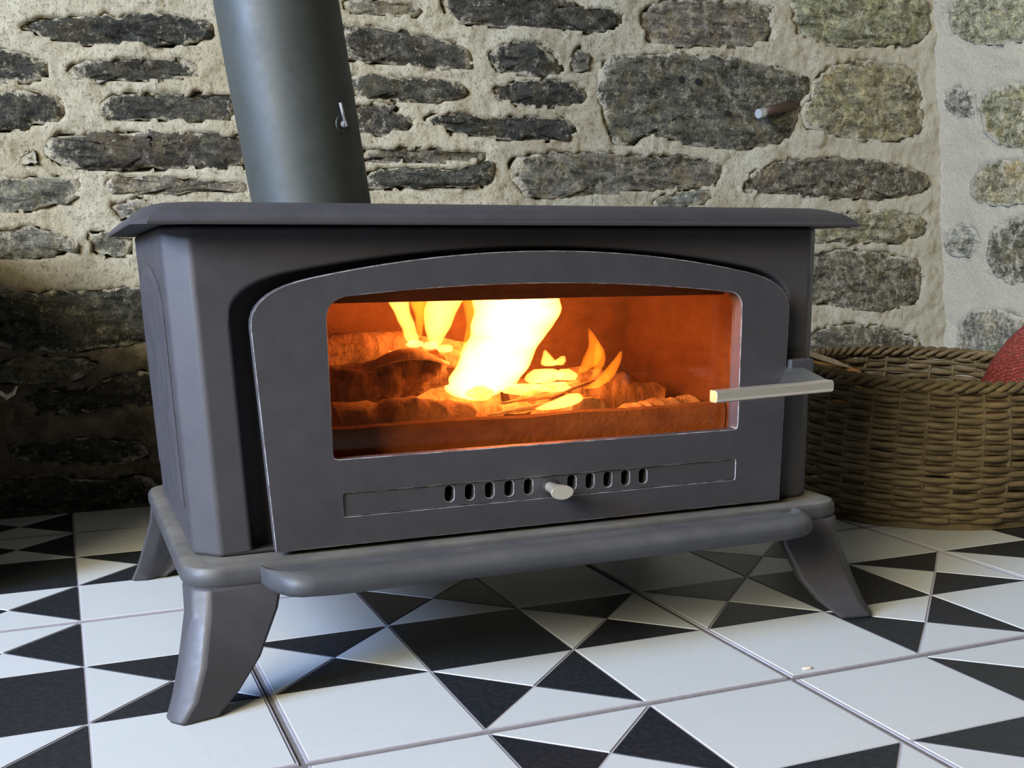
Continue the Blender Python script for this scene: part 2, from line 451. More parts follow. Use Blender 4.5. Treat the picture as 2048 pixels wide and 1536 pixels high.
# ------------------------------------------------------------------ setting: rubble walls
STONES_BACK = [
 (0, [(-0.160, 0.714), (-0.135, 0.727), (-0.077, 0.736), (0.014, 0.743), (0.072, 0.749), (0.121, 0.742), (0.123, 0.720), (0.098, 0.710), (0.046, 0.701), (0.003, 0.704), (-0.068, 0.695), (-0.108, 0.699), (-0.140, 0.709)]),
 (0, [(-0.209, 0.681), (-0.182, 0.686), (-0.163, 0.685), (-0.144, 0.677), (-0.115, 0.666), (-0.120, 0.649), (-0.155, 0.640), (-0.188, 0.638), (-0.214, 0.641)]),
 (0, [(-0.099, 0.659), (-0.083, 0.674), (-0.027, 0.679), (0.067, 0.686), (0.097, 0.681), (0.098, 0.663), (0.049, 0.651), (-0.030, 0.649), (-0.086, 0.648)]),
 (0, [(-0.216, 0.621), (-0.189, 0.626), (-0.149, 0.629), (-0.116, 0.625), (-0.099, 0.608), (-0.104, 0.594), (-0.133, 0.586), (-0.169, 0.573), (-0.195, 0.572), (-0.221, 0.576)]),
 (0, [(-0.060, 0.610), (-0.046, 0.628), (0.004, 0.634), (0.077, 0.636), (0.145, 0.641), (0.150, 0.600), (0.089, 0.596), (0.015, 0.595), (-0.046, 0.589)]),
 (0, [(-0.141, 0.547), (-0.125, 0.570), (-0.072, 0.576), (0.014, 0.578), (0.088, 0.579), (0.160, 0.577), (0.165, 0.529), (0.084, 0.528), (0.009, 0.522), (-0.077, 0.520), (-0.126, 0.527)]),
 (1, [(-0.230, 0.503), (-0.203, 0.507), (-0.148, 0.511), (-0.100, 0.506), (-0.087, 0.497), (-0.103, 0.477), (-0.153, 0.462), (-0.208, 0.457), (-0.234, 0.461)]),
 (1, [(-0.067, 0.500), (-0.043, 0.511), (0.023, 0.512), (0.098, 0.508), (0.159, 0.504), (0.162, 0.489), (0.096, 0.493), (0.006, 0.490), (-0.045, 0.488)]),
 (3, [(-0.056, 0.459), (-0.049, 0.476), (-0.024, 0.481), (0.005, 0.480), (0.019, 0.463), (0.003, 0.448), (-0.041, 0.448)]),
 (3, [(-0.175, 0.534), (-0.165, 0.545), (-0.148, 0.547), (-0.144, 0.535), (-0.153, 0.525), (-0.170, 0.524)]),
 (1, [(-0.238, 0.433), (-0.210, 0.437), (-0.169, 0.440), (-0.136, 0.432), (-0.109, 0.420), (-0.099, 0.405), (-0.133, 0.393), (-0.175, 0.390), (-0.216, 0.388), (-0.243, 0.390)]),
 (1, [(-0.094, 0.426), (-0.065, 0.432), (-0.028, 0.420), (-0.024, 0.396), (-0.054, 0.389), (-0.089, 0.400)]),
 (0, [(-0.249, 0.338), (-0.221, 0.340), (-0.180, 0.343), (-0.116, 0.344), (-0.043, 0.346), (0.016, 0.346), (0.019, 0.288), (0.009, 0.257), (-0.044, 0.260), (-0.104, 0.251), (-0.175, 0.256), (-0.230, 0.261), (-0.257, 0.266)]),
 (0, [(-0.211, 0.181), (-0.196, 0.192), (-0.160, 0.195), (-0.117, 0.188), (-0.076, 0.213), (-0.025, 0.217), (0.028, 0.208), (0.025, 0.168), (-0.022, 0.161), (-0.075, 0.162), (-0.135, 0.152), (-0.192, 0.160)]),
 (1, [(-0.261, 0.233), (-0.233, 0.237), (-0.190, 0.245), (-0.126, 0.244), (-0.091, 0.233), (-0.100, 0.216), (-0.152, 0.205), (-0.209, 0.205), (-0.264, 0.206)]),
 (0, [(-0.240, 0.112), (-0.183, 0.115), (-0.131, 0.123), (-0.073, 0.108), (-0.028, 0.098), (-0.030, 0.075), (-0.129, 0.072), (-0.193, 0.081), (-0.242, 0.094)]),
 (0, [(-0.282, 0.050), (-0.224, 0.061), (-0.167, 0.060), (-0.109, 0.046), (-0.032, 0.049), (-0.011, 0.018), (-0.036, 0.003), (-0.142, 0.008), (-0.258, 0.012), (-0.286, 0.013)]),
 (0, [(0.309, 0.748), (0.383, 0.751), (0.467, 0.743), (0.519, 0.731), (0.540, 0.717), (0.538, 0.695), (0.482, 0.690), (0.397, 0.694), (0.314, 0.697)]),
 (0, [(0.321, 0.671), (0.380, 0.677), (0.482, 0.675), (0.530, 0.669), (0.533, 0.650), (0.463, 0.634), (0.395, 0.639), (0.328, 0.645)]),
 (0, [(0.328, 0.631), (0.386, 0.639), (0.416, 0.631), (0.398, 0.620), (0.436, 0.610), (0.434, 0.593), (0.384, 0.583), (0.325, 0.587)]),
 (0, [(0.444, 0.615), (0.498, 0.625), (0.570, 0.617), (0.644, 0.625), (0.720, 0.621), (0.740, 0.603), (0.701, 0.586), (0.588, 0.584), (0.497, 0.594)]),
 (1, [(0.337, 0.560), (0.409, 0.567), (0.497, 0.565), (0.569, 0.563), (0.573, 0.555), (0.496, 0.542), (0.340, 0.540)]),
 (0, [(0.343, 0.525), (0.408, 0.534), (0.523, 0.535), (0.580, 0.551), (0.573, 0.509), (0.531, 0.504), (0.451, 0.506), (0.346, 0.498)]),
 (1, [(0.319, 0.782), (0.376, 0.792), (0.434, 0.790), (0.463, 0.781), (0.451, 0.770), (0.383, 0.767), (0.326, 0.771)]),
 (0, [(0.479, 0.806), (0.556, 0.818), (0.720, 0.822), (0.739, 0.801), (0.797, 0.805), (0.826, 0.798), (0.812, 0.776), (0.758, 0.761), (0.682, 0.768), (0.618, 0.763), (0.528, 0.765), (0.494, 0.779)]),
 (0, [(0.572, 0.728), (0.618, 0.746), (0.659, 0.746), (0.692, 0.725), (0.713, 0.696), (0.663, 0.688), (0.617, 0.689), (0.567, 0.703)]),
 (0, [(0.574, 0.670), (0.645, 0.683), (0.701, 0.687), (0.754, 0.673), (0.759, 0.651), (0.701, 0.640), (0.616, 0.640), (0.580, 0.651)]),
 (1, [(0.718, 0.732), (0.739, 0.742), (0.760, 0.729), (0.757, 0.704), (0.735, 0.694), (0.718, 0.709)]),
 (1, [(0.784, 0.721), (0.827, 0.733), (0.918, 0.740), (1.022, 0.742), (1.120, 0.732), (1.217, 0.719), (1.226, 0.693), (1.203, 0.661), (1.196, 0.620), (1.173, 0.595), (1.072, 0.581), (0.964, 0.586), (0.869, 0.606), (0.844, 0.581), (0.804, 0.578), (0.782, 0.623), (0.773, 0.672)]),
 (1, [(0.854, 0.800), (0.885, 0.825), (0.977, 0.837), (1.083, 0.839), (1.132, 0.834), (1.140, 0.776), (1.054, 0.757), (0.959, 0.754), (0.867, 0.755)]),
 (2, [(1.168, 0.837), (1.192, 0.855), (1.305, 0.869), (1.484, 0.879), (1.503, 0.835), (1.492, 0.793), (1.383, 0.777), (1.265, 0.772), (1.186, 0.791)]),
 (2, [(1.237, 0.720), (1.290, 0.745), (1.385, 0.757), (1.482, 0.742), (1.500, 0.687), (1.506, 0.621), (1.423, 0.602), (1.300, 0.612), (1.219, 0.623), (1.206, 0.655), (1.230, 0.684)]),
 (1, [(0.604, 0.554), (0.662, 0.567), (0.740, 0.570), (0.819, 0.565), (0.911, 0.569), (1.007, 0.564), (1.041, 0.544), (1.033, 0.519), (0.966, 0.508), (0.861, 0.504), (0.760, 0.494), (0.643, 0.486), (0.617, 0.506)]),
 (1, [(1.070, 0.503), (1.096, 0.540), (1.163, 0.567), (1.279, 0.572), (1.426, 0.566), (1.522, 0.549), (1.532, 0.515), (1.432, 0.495), (1.260, 0.496), (1.166, 0.504)]),
 (3, [(0.887, 0.486), (0.934, 0.503), (1.020, 0.508), (1.015, 0.488), (0.967, 0.476), (0.903, 0.474)]),
 (2, [(1.217, 0.426), (1.263, 0.455), (1.334, 0.470), (1.446, 0.475), (1.522, 0.461), (1.536, 0.428), (1.465, 0.410), (1.339, 0.412), (1.242, 0.411)]),
 (1, [(1.208, 0.383), (1.315, 0.401), (1.441, 0.392), (1.517, 0.376), (1.534, 0.335), (1.526, 0.286), (1.425, 0.273), (1.274, 0.292), (1.213, 0.296)]),
 (1, [(1.217, 0.228), (1.313, 0.254), (1.401, 0.249), (1.480, 0.234), (1.542, 0.211), (1.541, 0.154), (1.358, 0.151), (1.220, 0.168)]),
]
STONES_RIGHT = [
 (2, [(1.039, 0.853), (0.996, 0.866), (0.898, 0.853), (0.807, 0.836), (0.808, 0.763), (0.900, 0.760), (0.987, 0.781), (1.035, 0.812)]),
 (3, [(1.044, 0.695), (1.009, 0.707), (0.964, 0.693), (0.959, 0.655), (0.992, 0.644), (1.038, 0.659)]),
 (2, [(0.949, 0.687), (0.890, 0.696), (0.808, 0.689), (0.810, 0.570), (0.880, 0.574), (0.944, 0.600), (0.960, 0.643)]),
 (2, [(0.994, 0.521), (0.956, 0.551), (0.893, 0.559), (0.810, 0.557), (0.811, 0.482), (0.895, 0.475), (0.978, 0.483)]),
 (3, [(1.064, 0.426), (1.021, 0.445), (0.973, 0.438), (0.958, 0.404), (0.996, 0.375), (1.051, 0.384)]),
 (1, [(0.945, 0.423), (0.896, 0.449), (0.811, 0.455), (0.813, 0.337), (0.886, 0.325), (0.943, 0.355)]),
 (3, [(1.036, 0.242), (0.979, 0.280), (0.900, 0.276), (0.814, 0.252), (0.814, 0.185), (0.929, 0.161), (1.032, 0.169)]),
]
TONES = [((0.060, 0.056, 0.046), (0.10, 0.092, 0.074)), ((0.165, 0.152, 0.115), (0.23, 0.21, 0.16)),
         ((0.33, 0.315, 0.20), (0.40, 0.38, 0.26)), ((0.28, 0.27, 0.235), (0.37, 0.35, 0.30))]
def chaikin(p, n=2):
    for _ in range(n):
        q = []
        for i in range(len(p)):
            a, b = p[i], p[(i+1) % len(p)]
            q += [(a[0]*.75+b[0]*.25, a[1]*.75+b[1]*.25), (a[0]*.25+b[0]*.75, a[1]*.25+b[1]*.75)]
        p = q
    return p
def resample(p, n):
    d = [0]
    for i in range(len(p)): a, b = p[i], p[(i+1) % len(p)]; d.append(d[-1]+math.hypot(b[0]-a[0], b[1]-a[1]))
    out = []; L = d[-1]; k = 0
    for i in range(n):
        s_ = L*i/n
        while d[k+1] < s_: k += 1
        t = (s_-d[k])/max(1e-9, d[k+1]-d[k]); a, b = p[k], p[(k+1) % len(p)]
        out.append((a[0]+(b[0]-a[0])*t, a[1]+(b[1]-a[1])*t))
    return out, L
def stone(poly, tone, mapper, parent, rng):
    p = chaikin(poly, 1); _, L = resample(p, 10)
    n = max(26, min(96, int(L/0.008)))
    p, _ = resample(p, n)
    sd = rng.uniform(0, 90)
    p = [(u+0.008*noise.noise(Vector((u*45, v*45, sd)))+0.004*noise.noise(Vector((u*130, v*130, sd))), v+0.007*noise.noise(Vector((u*45, v*45, sd+9)))+0.003*noise.noise(Vector((u*150, v*150, sd+5)))) for u, v in p]
    cu = sum(q[0] for q in p)/n; cv = sum(q[1] for q in p)/n
    size = L/6
    steps = [(1.03, -0.03, 1.0), (1.0, -0.002, 1.0)]
    k = max(4, min(13, int(size/0.010)))
    for i in range(1, k+1):
        s_ = 1-i/(k+0.4); ed = 1-s_
        steps.append((s_, None, max(0.0, 1-ed*size*0.9/0.026)))
    base = rng.uniform(-0.001, 0.006); tu, tv = rng.uniform(-.03, .03), rng.uniform(-.05, .05)
    verts = []; edge = []
    def hgt(u, v):
        q = Vector((u, v, sd))
        return base + tu*(u-cu)+tv*(v-cv) + 0.007*noise.fractal(Vector((u*16, v*30, sd)), 0.9, 2.1, 4) + 0.003*noise.noise(Vector((u*25, v*120, sd)))
    for s_, h, e in steps:
        for (u, v) in p:
            uu, vv = cu+(u-cu)*s_, cv+(v-cv)*s_
            hh = h if h is not None else hgt(uu, vv)*(1-0.5*e)-0.003*e
            if h is not None and h > -0.02: hh = h+0.5*hgt(uu, vv)+0.005*noise.noise(Vector((uu*22, vv*22, sd+3)))
            verts.append(mapper(uu, vv, hh)); edge.append(e)
    verts.append(mapper(cu, cv, hgt(cu, cv))); edge.append(0.0)
    faces = []
    for a in range(len(steps)-1):
        for i in range(n):
            j = (i+1) % n
            faces.append((a*n+i, a*n+j, (a+1)*n+j, (a+1)*n+i))
    last = (len(steps)-1)*n
    for i in range(n): faces.append((last+i, last+(i+1) % n, len(verts)-1))
    me = bpy.data.meshes.new('stone'); me.from_pydata(verts, [], faces)
    at = me.attributes.new('edge', 'FLOAT', 'POINT'); at.data.foreach_set('value', edge)
    bm = bmesh.new(); bm.from_mesh(me); bmesh.ops.recalc_face_normals(bm, faces=bm.faces); bm.to_mesh(me); bm.free()
    o = link('stone', me, parent, ('stone',), True)
    a, b = TONES[tone]; t = rng.random(); w = rng.uniform(0.94, 1.05)
    o.color = (*(a[i]+(b[i]-a[i])*t for i in range(3)), 1); o.color[0] *= w
    return o
def inside(poly, U, V):
    r = np.zeros(U.shape, bool); n = len(poly)
    for i in range(n):
        (x1, y1), (x2, y2) = poly[i], poly[(i+1) % n]
        if y1 == y2: continue
        c = ((y1 > V) != (y2 > V)) & (U < (x2-x1)*(V-y1)/(y2-y1)+x1)
        r ^= c
    return r
def mortar_wall(name, u0, u1, v0, v1, res, mapper, polys, thick, mat='mortar'):
    nu, nv = int((u1-u0)/res)+1, int((v1-v0)/res)+1
    U, V = np.meshgrid(np.linspace(u0, u1, nu), np.linspace(v0, v1, nv))
    H = np.zeros(U.shape); DU = np.zeros(U.shape); DV = np.zeros(U.shape)
    for i in range(nv):
        for j in range(nu):
            q = Vector((U[i, j]*14, V[i, j]*22, 3.7))
            H[i, j] = 0.006*noise.fractal(q, 0.85, 2.2, 4) + 0.003*noise.noise(Vector((U[i, j]*110, V[i, j]*110, 1)))
            DU[i, j] = 0.008*noise.noise(Vector((U[i, j]*50, V[i, j]*50, 21))); DV[i, j] = 0.007*noise.noise(Vector((U[i, j]*50, V[i, j]*50, 33)))
    for p in polys:
        us = [a[0] for a in p]; vs = [a[1] for a in p]; cu = sum(us)/len(us); cv = sum(vs)/len(vs)
        sp = [(cu+(a-cu)*max(.3, 1-.012/(max(us)-min(us))), cv+(b-cv)*max(.3, 1-.007/(max(vs)-min(vs)))) for a, b in p]
        ok = (U > min(us)) & (U < max(us)) & (V > min(vs)) & (V < max(vs))
        ins = ok & inside(sp, U+DU, V+DV)
        H[ins] = -0.024
    verts = [mapper(U[i, j], V[i, j], H[i, j]) for i in range(nv) for j in range(nu)]
    nb = len(verts)
    faces = [(i*nu+j, i*nu+j+1, (i+1)*nu+j+1, (i+1)*nu+j) for i in range(nv-1) for j in range(nu-1)]
    per = [j for j in range(nu)]+[i*nu+nu-1 for i in range(1, nv)]+[(nv-1)*nu+j for j in range(nu-2, -1, -1)]+[i*nu for i in range(nv-2, 0, -1)]
    flat = [(U.flat[k], V.flat[k]) for k in per]
    verts += [mapper(u, v, -thick) for u, v in flat]
    for a in range(len(per)):
        b = (a+1) % len(per); faces.append((per[a], per[b], nb+b, nb+a))
    faces.append(tuple(nb+a for a in range(len(per))))
    me = bpy.data.meshes.new(name); me.from_pydata(verts, [], faces)
    bm = bmesh.new(); bm.from_mesh(me); bmesh.ops.recalc_face_normals(bm, faces=bm.faces); bm.to_mesh(me); bm.free()
    return struct(link(name, me, None, (mat,), True))
rs = random.Random(11)
back_map = lambda u, v, h: (u, WALL_Y-h, v)
right_map = lambda u, v, h: (right_x(v)-h, u, v)
back = [(t, p) for t, p in STONES_BACK]
def clash(b, boxes, pad=0.014): return any(b[0] < c[1]+pad and b[1] > c[0]-pad and b[2] < c[3]+pad and b[3] > c[2]-pad for c in boxes)
def bb(p): us = [a[0] for a in p]; vs = [a[1] for a in p]; return (min(us), max(us), min(vs), max(vs))
boxes = [bb(p) for _, p in back]
z = 0.035
while z < 1.2:                       # courses the photograph does not show: behind the stove and outside the frame
    h = rs.uniform(0.045, 0.075); x = -0.88+rs.uniform(0, 0.08)
    while x < 1.45:
        w = rs.uniform(0.11, 0.24); b = (x, x+w, z, z+h)
        xm, zm = x+w/2, z+h/2
        hidden = (x+w < -0.26) or (zm > 0.80) or (0.02 < x and x+w < 1.12 and zm < 0.42)
        if hidden and not clash(b, boxes):
            p = [(x+rs.uniform(-.006, .01), z+h*.5), (x+.012, z+h*.88), (x+w*.35, z+h+rs.uniform(-.004, .004)), (x+w*.7, z+h+rs.uniform(-.005, .003)),
                 (x+w-.01, z+h*.85), (x+w+rs.uniform(-.008, .004), z+h*.45), (x+w-.015, z+h*.08), (x+w*.6, z+rs.uniform(-.004, .004)), (x+w*.3, z+rs.uniform(-.004, .004)), (x+.012, z+h*.12)]
            back.append((rs.choice((0, 0, 0, 1)), p)); boxes.append(b)
        x += w+rs.uniform(0.018, 0.035)
    z += h+rs.uniform(0.018, 0.028)
for z, h in ((0.46, .042), (0.515, .05), (0.585, .045), (0.65, .038), (0.705, .045)):      # behind the flue pipe
    x = 0.155+rs.uniform(0, .01); w = rs.uniform(.13, .15)
    back.append((0, [(x, z+h*.5), (x+.012, z+h*.9), (x+w*.5, z+h), (x+w-.012, z+h*.86), (x+w, z+h*.4), (x+w-.015, z+.004), (x+w*.45, z), (x+.012, z+h*.12)]))
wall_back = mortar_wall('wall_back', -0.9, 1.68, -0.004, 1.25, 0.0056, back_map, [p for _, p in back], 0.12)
for t, p in back: stone(p, t, back_map, wall_back, rs)
rgt = [(t, p) for t, p in STONES_RIGHT]
boxes = [bb(p) for _, p in rgt]
z = 0.03
while z < 1.2:
    h = rs.uniform(0.05, 0.085); y = -0.28
    while y < 0.98:
        w = rs.uniform(0.09, 0.2); b = (y, y+w, z, z+h)
        if not clash(b, boxes) and (y+w < 0.86 or z < 0.25 or z > 0.85) and y+w < 1.03:
            p = [(y, z+h*.5), (y+.01, z+h*.9), (y+w*.5, z+h), (y+w-.01, z+h*.88), (y+w, z+h*.4), (y+w-.012, z+.004), (y+w*.4, z), (y+.01, z+h*.1)]
            rgt.append((rs.choice((1, 2, 3)), p)); boxes.append(b)
        y += w+rs.uniform(0.02, 0.035)
    z += h+rs.uniform(0.02, 0.03)
wall_right = mortar_wall('wall_right', -0.3, WALL_Y+0.03, -0.004, 1.25, 0.0085, right_map, [p for _, p in rgt], 0.1, 'mortar_pale')
for t, p in rgt: stone(p, t, right_map, wall_right, rs)
# low pier, added out of view on the left to shade the back wall's foot
pier_map = lambda u, v, h: (-0.315+h, u, v)
shade_pier = mortar_wall('shade_pier', 0.585, WALL_Y-0.005, -0.004, 0.45, 0.02, pier_map, [], 0.45)
# drilled holes in the big stone
from mathutils.bvhtree import BVHTree
vv = []; ff = []
for o in wall_back.children:
    k = len(vv); vv += [tuple(v.co) for v in o.data.vertices]; ff += [tuple(k+a for a in p.vertices) for p in o.data.polygons]
tree = BVHTree.FromPolygons(vv, ff)
def face_y(x, zz):
    hit = tree.ray_cast(Vector((x, 0.9, zz)), Vector((0, 1, 0)))[0]
    return hit.y if hit else WALL_Y
for x, zz in ((0.9395, 0.697), (0.972, 0.6943), (1.0401, 0.6429)):
    hb = bmesh.new(); yy = face_y(x, zz); tube(hb, [(x, yy-0.0022, zz), (x, yy+0.02, zz)], 0.0060, 14)
    obj('drill_hole', hb, 'hole', wall_back, False)

# ------------------------------------------------------------------ wood stove
CX, CY = 0.2805, 0.365
stove = tag(empty('wood_stove', (CX, CY, 0)), 'dark grey cast iron wood stove with a lit fire, standing on the tiles', 'stove')
def sp(name, bm, mats, parent=None, smooth=False):
    """Part of the stove: built in world coordinates, hung under the stove."""
    o = obj(name, bm, mats, None, smooth)
    par = parent or stove
    o.parent = par
    if par is stove: o.matrix_parent_inverse = Matrix.Translation((-CX, -CY, 0))
    return o
YB, YD = 0.191, 0.171
# body: tapered shell with chamfered corners, open at the front
ZB, ZT = 0.122, 0.409
def plan(z):
    t = (z-ZB)/(ZT-ZB); xl = -0.0300-0.0065*t; xr = 0.5955-0.003*t; c = 0.0215; yb = 2*CY-YB
    return [(xl, YB), (xr, YB), (xr+c, YB+c), (xr+c, yb-c), (xr, yb), (xl, yb), (xl-c, yb-c), (xl-c, YB+c)]
bm = bmesh.new()
lo = [(x, y, ZB) for x, y in plan(ZB)]; hi = [(x, y, ZT) for x, y in plan(ZT)]
va = [bm.verts.new(p) for p in lo]; vb = [bm.verts.new(p) for p in hi]
for i in range(1, 8): j = (i+1) % 8; bm.faces.new((va[i], va[j], vb[j], vb[i]))
bm.faces.new(va[::-1]); bm.faces.new(vb)
bmesh.ops.recalc_face_normals(bm, faces=bm.faces)
open_c = arch(-0.0065, 0.5685, -0.001, 0.5665, 0.1255, 0.332, 0.3700, 0.3905, 0.056)
plate(bm, [(lo[0][0], ZB), (lo[1][0], ZB), (hi[1][0], ZT), (hi[0][0], ZT)], [open_c], YB, YB+0.024, shell=True)
bmesh.ops.remove_doubles(bm, verts=bm.verts, dist=1e-5)
for v in [v for v in bm.verts if not v.link_faces]: bm.verts.remove(v)
body = sp('body', bm, ('enamel', 'enamel_edge'))
bevel(body, 0.006, 4, 30); 
mouth_c = arch(0.056, 0.5265, 0.056, 0.5265, 0.168, 0.332, 0.3500, 0.3685, 0.03)
# recess behind the door with the firebox mouth
bm = bmesh.new()
plate(bm, [(-0.02, 0.1235), (0.58, 0.1235), (0.58, 0.40), (-0.02, 0.40)], [mouth_c], 0.2125, 0.2165)
sp('door_recess', bm, 'enamel_dark')
bm = bmesh.new()
plate(bm, arch(0.042, 0.538, 0.042, 0.538, 0.150, 0.330, 0.3555, 0.3745, 0.03), [mouth_c], 0.1980, 0.2126)
sp('door_seal', bm, 'enamel_dark')
# side panels: raised arched casting on both sides
for sgn in (-1, 1):
    bm = bmesh.new()
    xs = (lambda z: -0.0515-0.0065*(z-ZB)/(ZT-ZB)) if sgn < 0 else (lambda z: 0.617-0.003*(z-ZB)/(ZT-ZB))
    outl = arch(CY-0.125, CY+0.125, CY-0.125, CY+0.125, 0.16, 0.335, 0.362, 0.378, 0.03, 10)
    inn = arch(CY-0.117, CY+0.117, CY-0.117, CY+0.117, 0.168, 0.330, 0.354, 0.370, 0.028, 10)
    loops = [[(xs(z_)-sgn*0.004, y_, z_) for y_, z_ in outl], [(xs(z_)+sgn*0.0012, y_, z_) for y_, z_ in outl], [(xs(z_)+sgn*0.0028, y_, z_) for y_, z_ in inn]]
    loft(bm, loops)
    sp('side_panel', bm, 'enamel')
# firebox
FX0, FX1, FY0, FY1, FZ0, FZ1 = 0.045, 0.5265, 0.217, 0.495, 0.166, 0.398
bm = bmesh.new(); box(bm, FX0-.012, FX1+.012, FY1, FY1+.014, FZ0-.01, FZ1); bevel(sp('back_brick', bm, 'brick'), 0.002)
bm = bmesh.new(); box(bm, FX1, FX1+.014, FY0, FY1-.012, FZ0-.01, FZ1); bevel(sp('side_brick', bm, 'brick_dimmed'), 0.003)
bm = bmesh.new(); box(bm, FX0-.014, FX0, FY0, FY1, FZ0-.01, FZ1); bevel(sp('side_brick', bm, 'brick_dimmed'), 0.003)
bm = bmesh.new(); box(bm, FX0-.012, FX1+.012, FY0, FY1+.012, FZ0-.014, FZ0); sp('hearth_plate', bm, 'brick')
bm = bmesh.new(); box(bm, FX0-.012, FX1+.012, FY0, FY1+.012, FZ1, FZ1+.006); sp('roof_plate', bm, 'enamel_dark')
bm = bmesh.new()
prof = [(0.252, 0.341), (0.262, 0.3405), (0.494, 0.352), (0.494, 0.362), (0.262, 0.374), (0.252, 0.396)]
loft(bm, [[(x, y, z_) for y, z_ in prof] for x in (FX0, FX1)])
sp('baffle', bm, 'brick')
# log retainer bar in front of the fire
bm = bmesh.new()
prof = [(0.232, 0.188), (0.230, 0.215), (0.2335, 0.2245), (0.240, 0.2265), (0.246, 0.222), (0.246, 0.188)]
xs_ = [FX0+0.002+(FX1-FX0-0.004)*k/8 for k in range(9)]
loft(bm, [[(x, y+0.006*((x-0.28)/0.24)**2, z_+0.0012*math.sin(x*40)) for y, z_ in prof] for x in xs_])
smooth_by_angle(sp('log_retainer', bm, 'brick'), 50)
# door: front leaf, back leaf, air panel
door_c = arch(0.0070, 0.5555, 0.0160, 0.5535, 0.1262, 0.3250, 0.3655, 0.3870, 0.054)
def win(d):
    xl, xr, zb = 0.0725-d, 0.4975+d, 0.2062-d
    top = [(0.4795-(0.4795-0.0905)*k/16, 0) for k in range(17)]
    top = [(x, 0.3575+d-0.0105*((x-0.27)/0.2)**2) for x, _ in top]
    return [(xl+0.004, zb), (xr-0.005, zb), (xr-0.001, zb+0.001), (xr, zb+0.005)] + bez((xr, 0.3285), (xr, 0.346), top[0], 6)[:-1] + top + bez(top[-1], (xl, 0.346), (xl, 0.3285), 6)[1:] + [(xl, zb+0.005), (xl+0.001, zb+0.001)]
panel_c = rrect(0.0795, 0.4965, 0.1528, 0.1745, 0.002, 2)
bm = bmesh.new(); plate(bm, door_c, [win(0), panel_c], YD, YD+0.0125)
door = sp('door', bm, ('enamel', 'enamel_edge'))
bevel(door, 0.0022, 2, 40, 1)
bm = bmesh.new()
slots = []
for xc in (0.1812, 0.2014, 0.2216, 0.2418, 0.2620, 0.3084, 0.3282, 0.3480, 0.3678, 0.3876):
    slots.append([(x+xc, z_) for x, z_ in rrect(-0.0046, 0.0046, 0.1580, 0.1742-0.0008, 0.0042, 4)])
plate(bm, [(p[0]+(0.003 if p[0] < CX else -0.003), p[1]+(0.002 if p[1] < .2 else -0.003)) for p in door_c], [win(0.006)]+[[(x, z_-0.0003) for x, z_ in s_] for s_ in slots], YD+0.0126, YD+0.027)
sp('door_liner', bm, ('enamel', 'enamel_edge'), door)
bm = bmesh.new(); plate(bm, rrect(0.0800, 0.4960, 0.1533, 0.1740, 0.002, 2), [[(x, z_-0.0003) for x, z_ in s_] for s_ in slots], YD+0.0014, YD+0.0122)
o = sp('air_panel', bm, ('enamel', 'enamel_edge'), door); bevel(o, 0.0009, 2, 40, 1)
bm = bmesh.new(); box(bm, 0.165, 0.405, YD+0.0285, YD+0.0305, 0.154, 0.178); sp('air_slider', bm, 'enamel_dark', door)
bm = bmesh.new(); plate(bm, win(0.0075), [], YD+0.0127+0.0148, YD+0.0127+0.0188)
sp('glass_pane', bm, 'glass', door)
# air knob: shank flaring into a flat oval head
bm = bmesh.new()
kx, kz = 0.2835, 0.1636
def oval(y, a, b, n=24): return [(kx+a*math.cos(2*PI*k/n), y, kz+b*math.sin(2*PI*k/n)) for k in range(n)]
loft(bm, [oval(0.176, .005, .005), oval(0.168, .005, .005), oval(0.156, .0062, .0056), oval(0.146, .0095, .0066), oval(0.1425, .0114, .0070), oval(0.1405, .0117, .0071), oval(0.1395, .0113, .0068)])
smooth_by_angle(sp('air_knob', bm, 'steel', door), 40)
bm = bmesh.new(); tube(bm, [(kx, 0.1735, kz), (kx, 0.1700, kz)], 0.0085, 20); smooth_by_angle(sp('knob_collar', bm, 'enamel_dark', door))
# door handle: square section grip on a short wedge arm, latch block behind it
bm = bmesh.new()
gx0, gx1 = 0.4275, 0.5650
def grip(x):
    t = (x-gx0)/(gx1-gx0); yc = 0.1085+0.003*t; zc = 0.2508+0.0035*t
    return [(x, yc+a, zc+b) for a, b in ((-.0062, -.0052), (-.0068, -.0028), (-.0068, .0012), (-.0058, .0040), (-.0040, .0052), (.0060, .0052), (.0066, .0040), (.0066, -.0046), (.0056, -.0064), (-.0040, -.0066))]
loft(bm, [grip(gx0), grip(gx0+.001), grip(gx1-.001), grip(gx1)])
hd = sp('door_handle', bm, 'steel', door); bevel(hd, 0.0006, 2, 30)
bm = bmesh.new()
arm_lo = [(0.5050, 0.1130), (0.5650, 0.1130), (0.5740, 0.1700), (0.5560, 0.1720)]
loft(bm, [[(x, y, 0.2480+(y-.113)*0.17) for x, y in arm_lo], [(x, y, 0.2588+(y-.113)*0.155) for x, y in arm_lo]])
bevel(sp('handle_arm', bm, 'dull_metal', door), 0.001)
bm = bmesh.new(); box(bm, 0.5570, 0.5860, 0.166, 0.196, 0.2590, 0.2755); bevel(sp('latch_block', bm, 'enamel', door), 0.0015)
bm = bmesh.new(); box(bm, 0.5545, 0.5905, 0.186, 0.1935, 0.2757, 0.2820); sp('latch_slot', bm, 'enamel_dark', door)
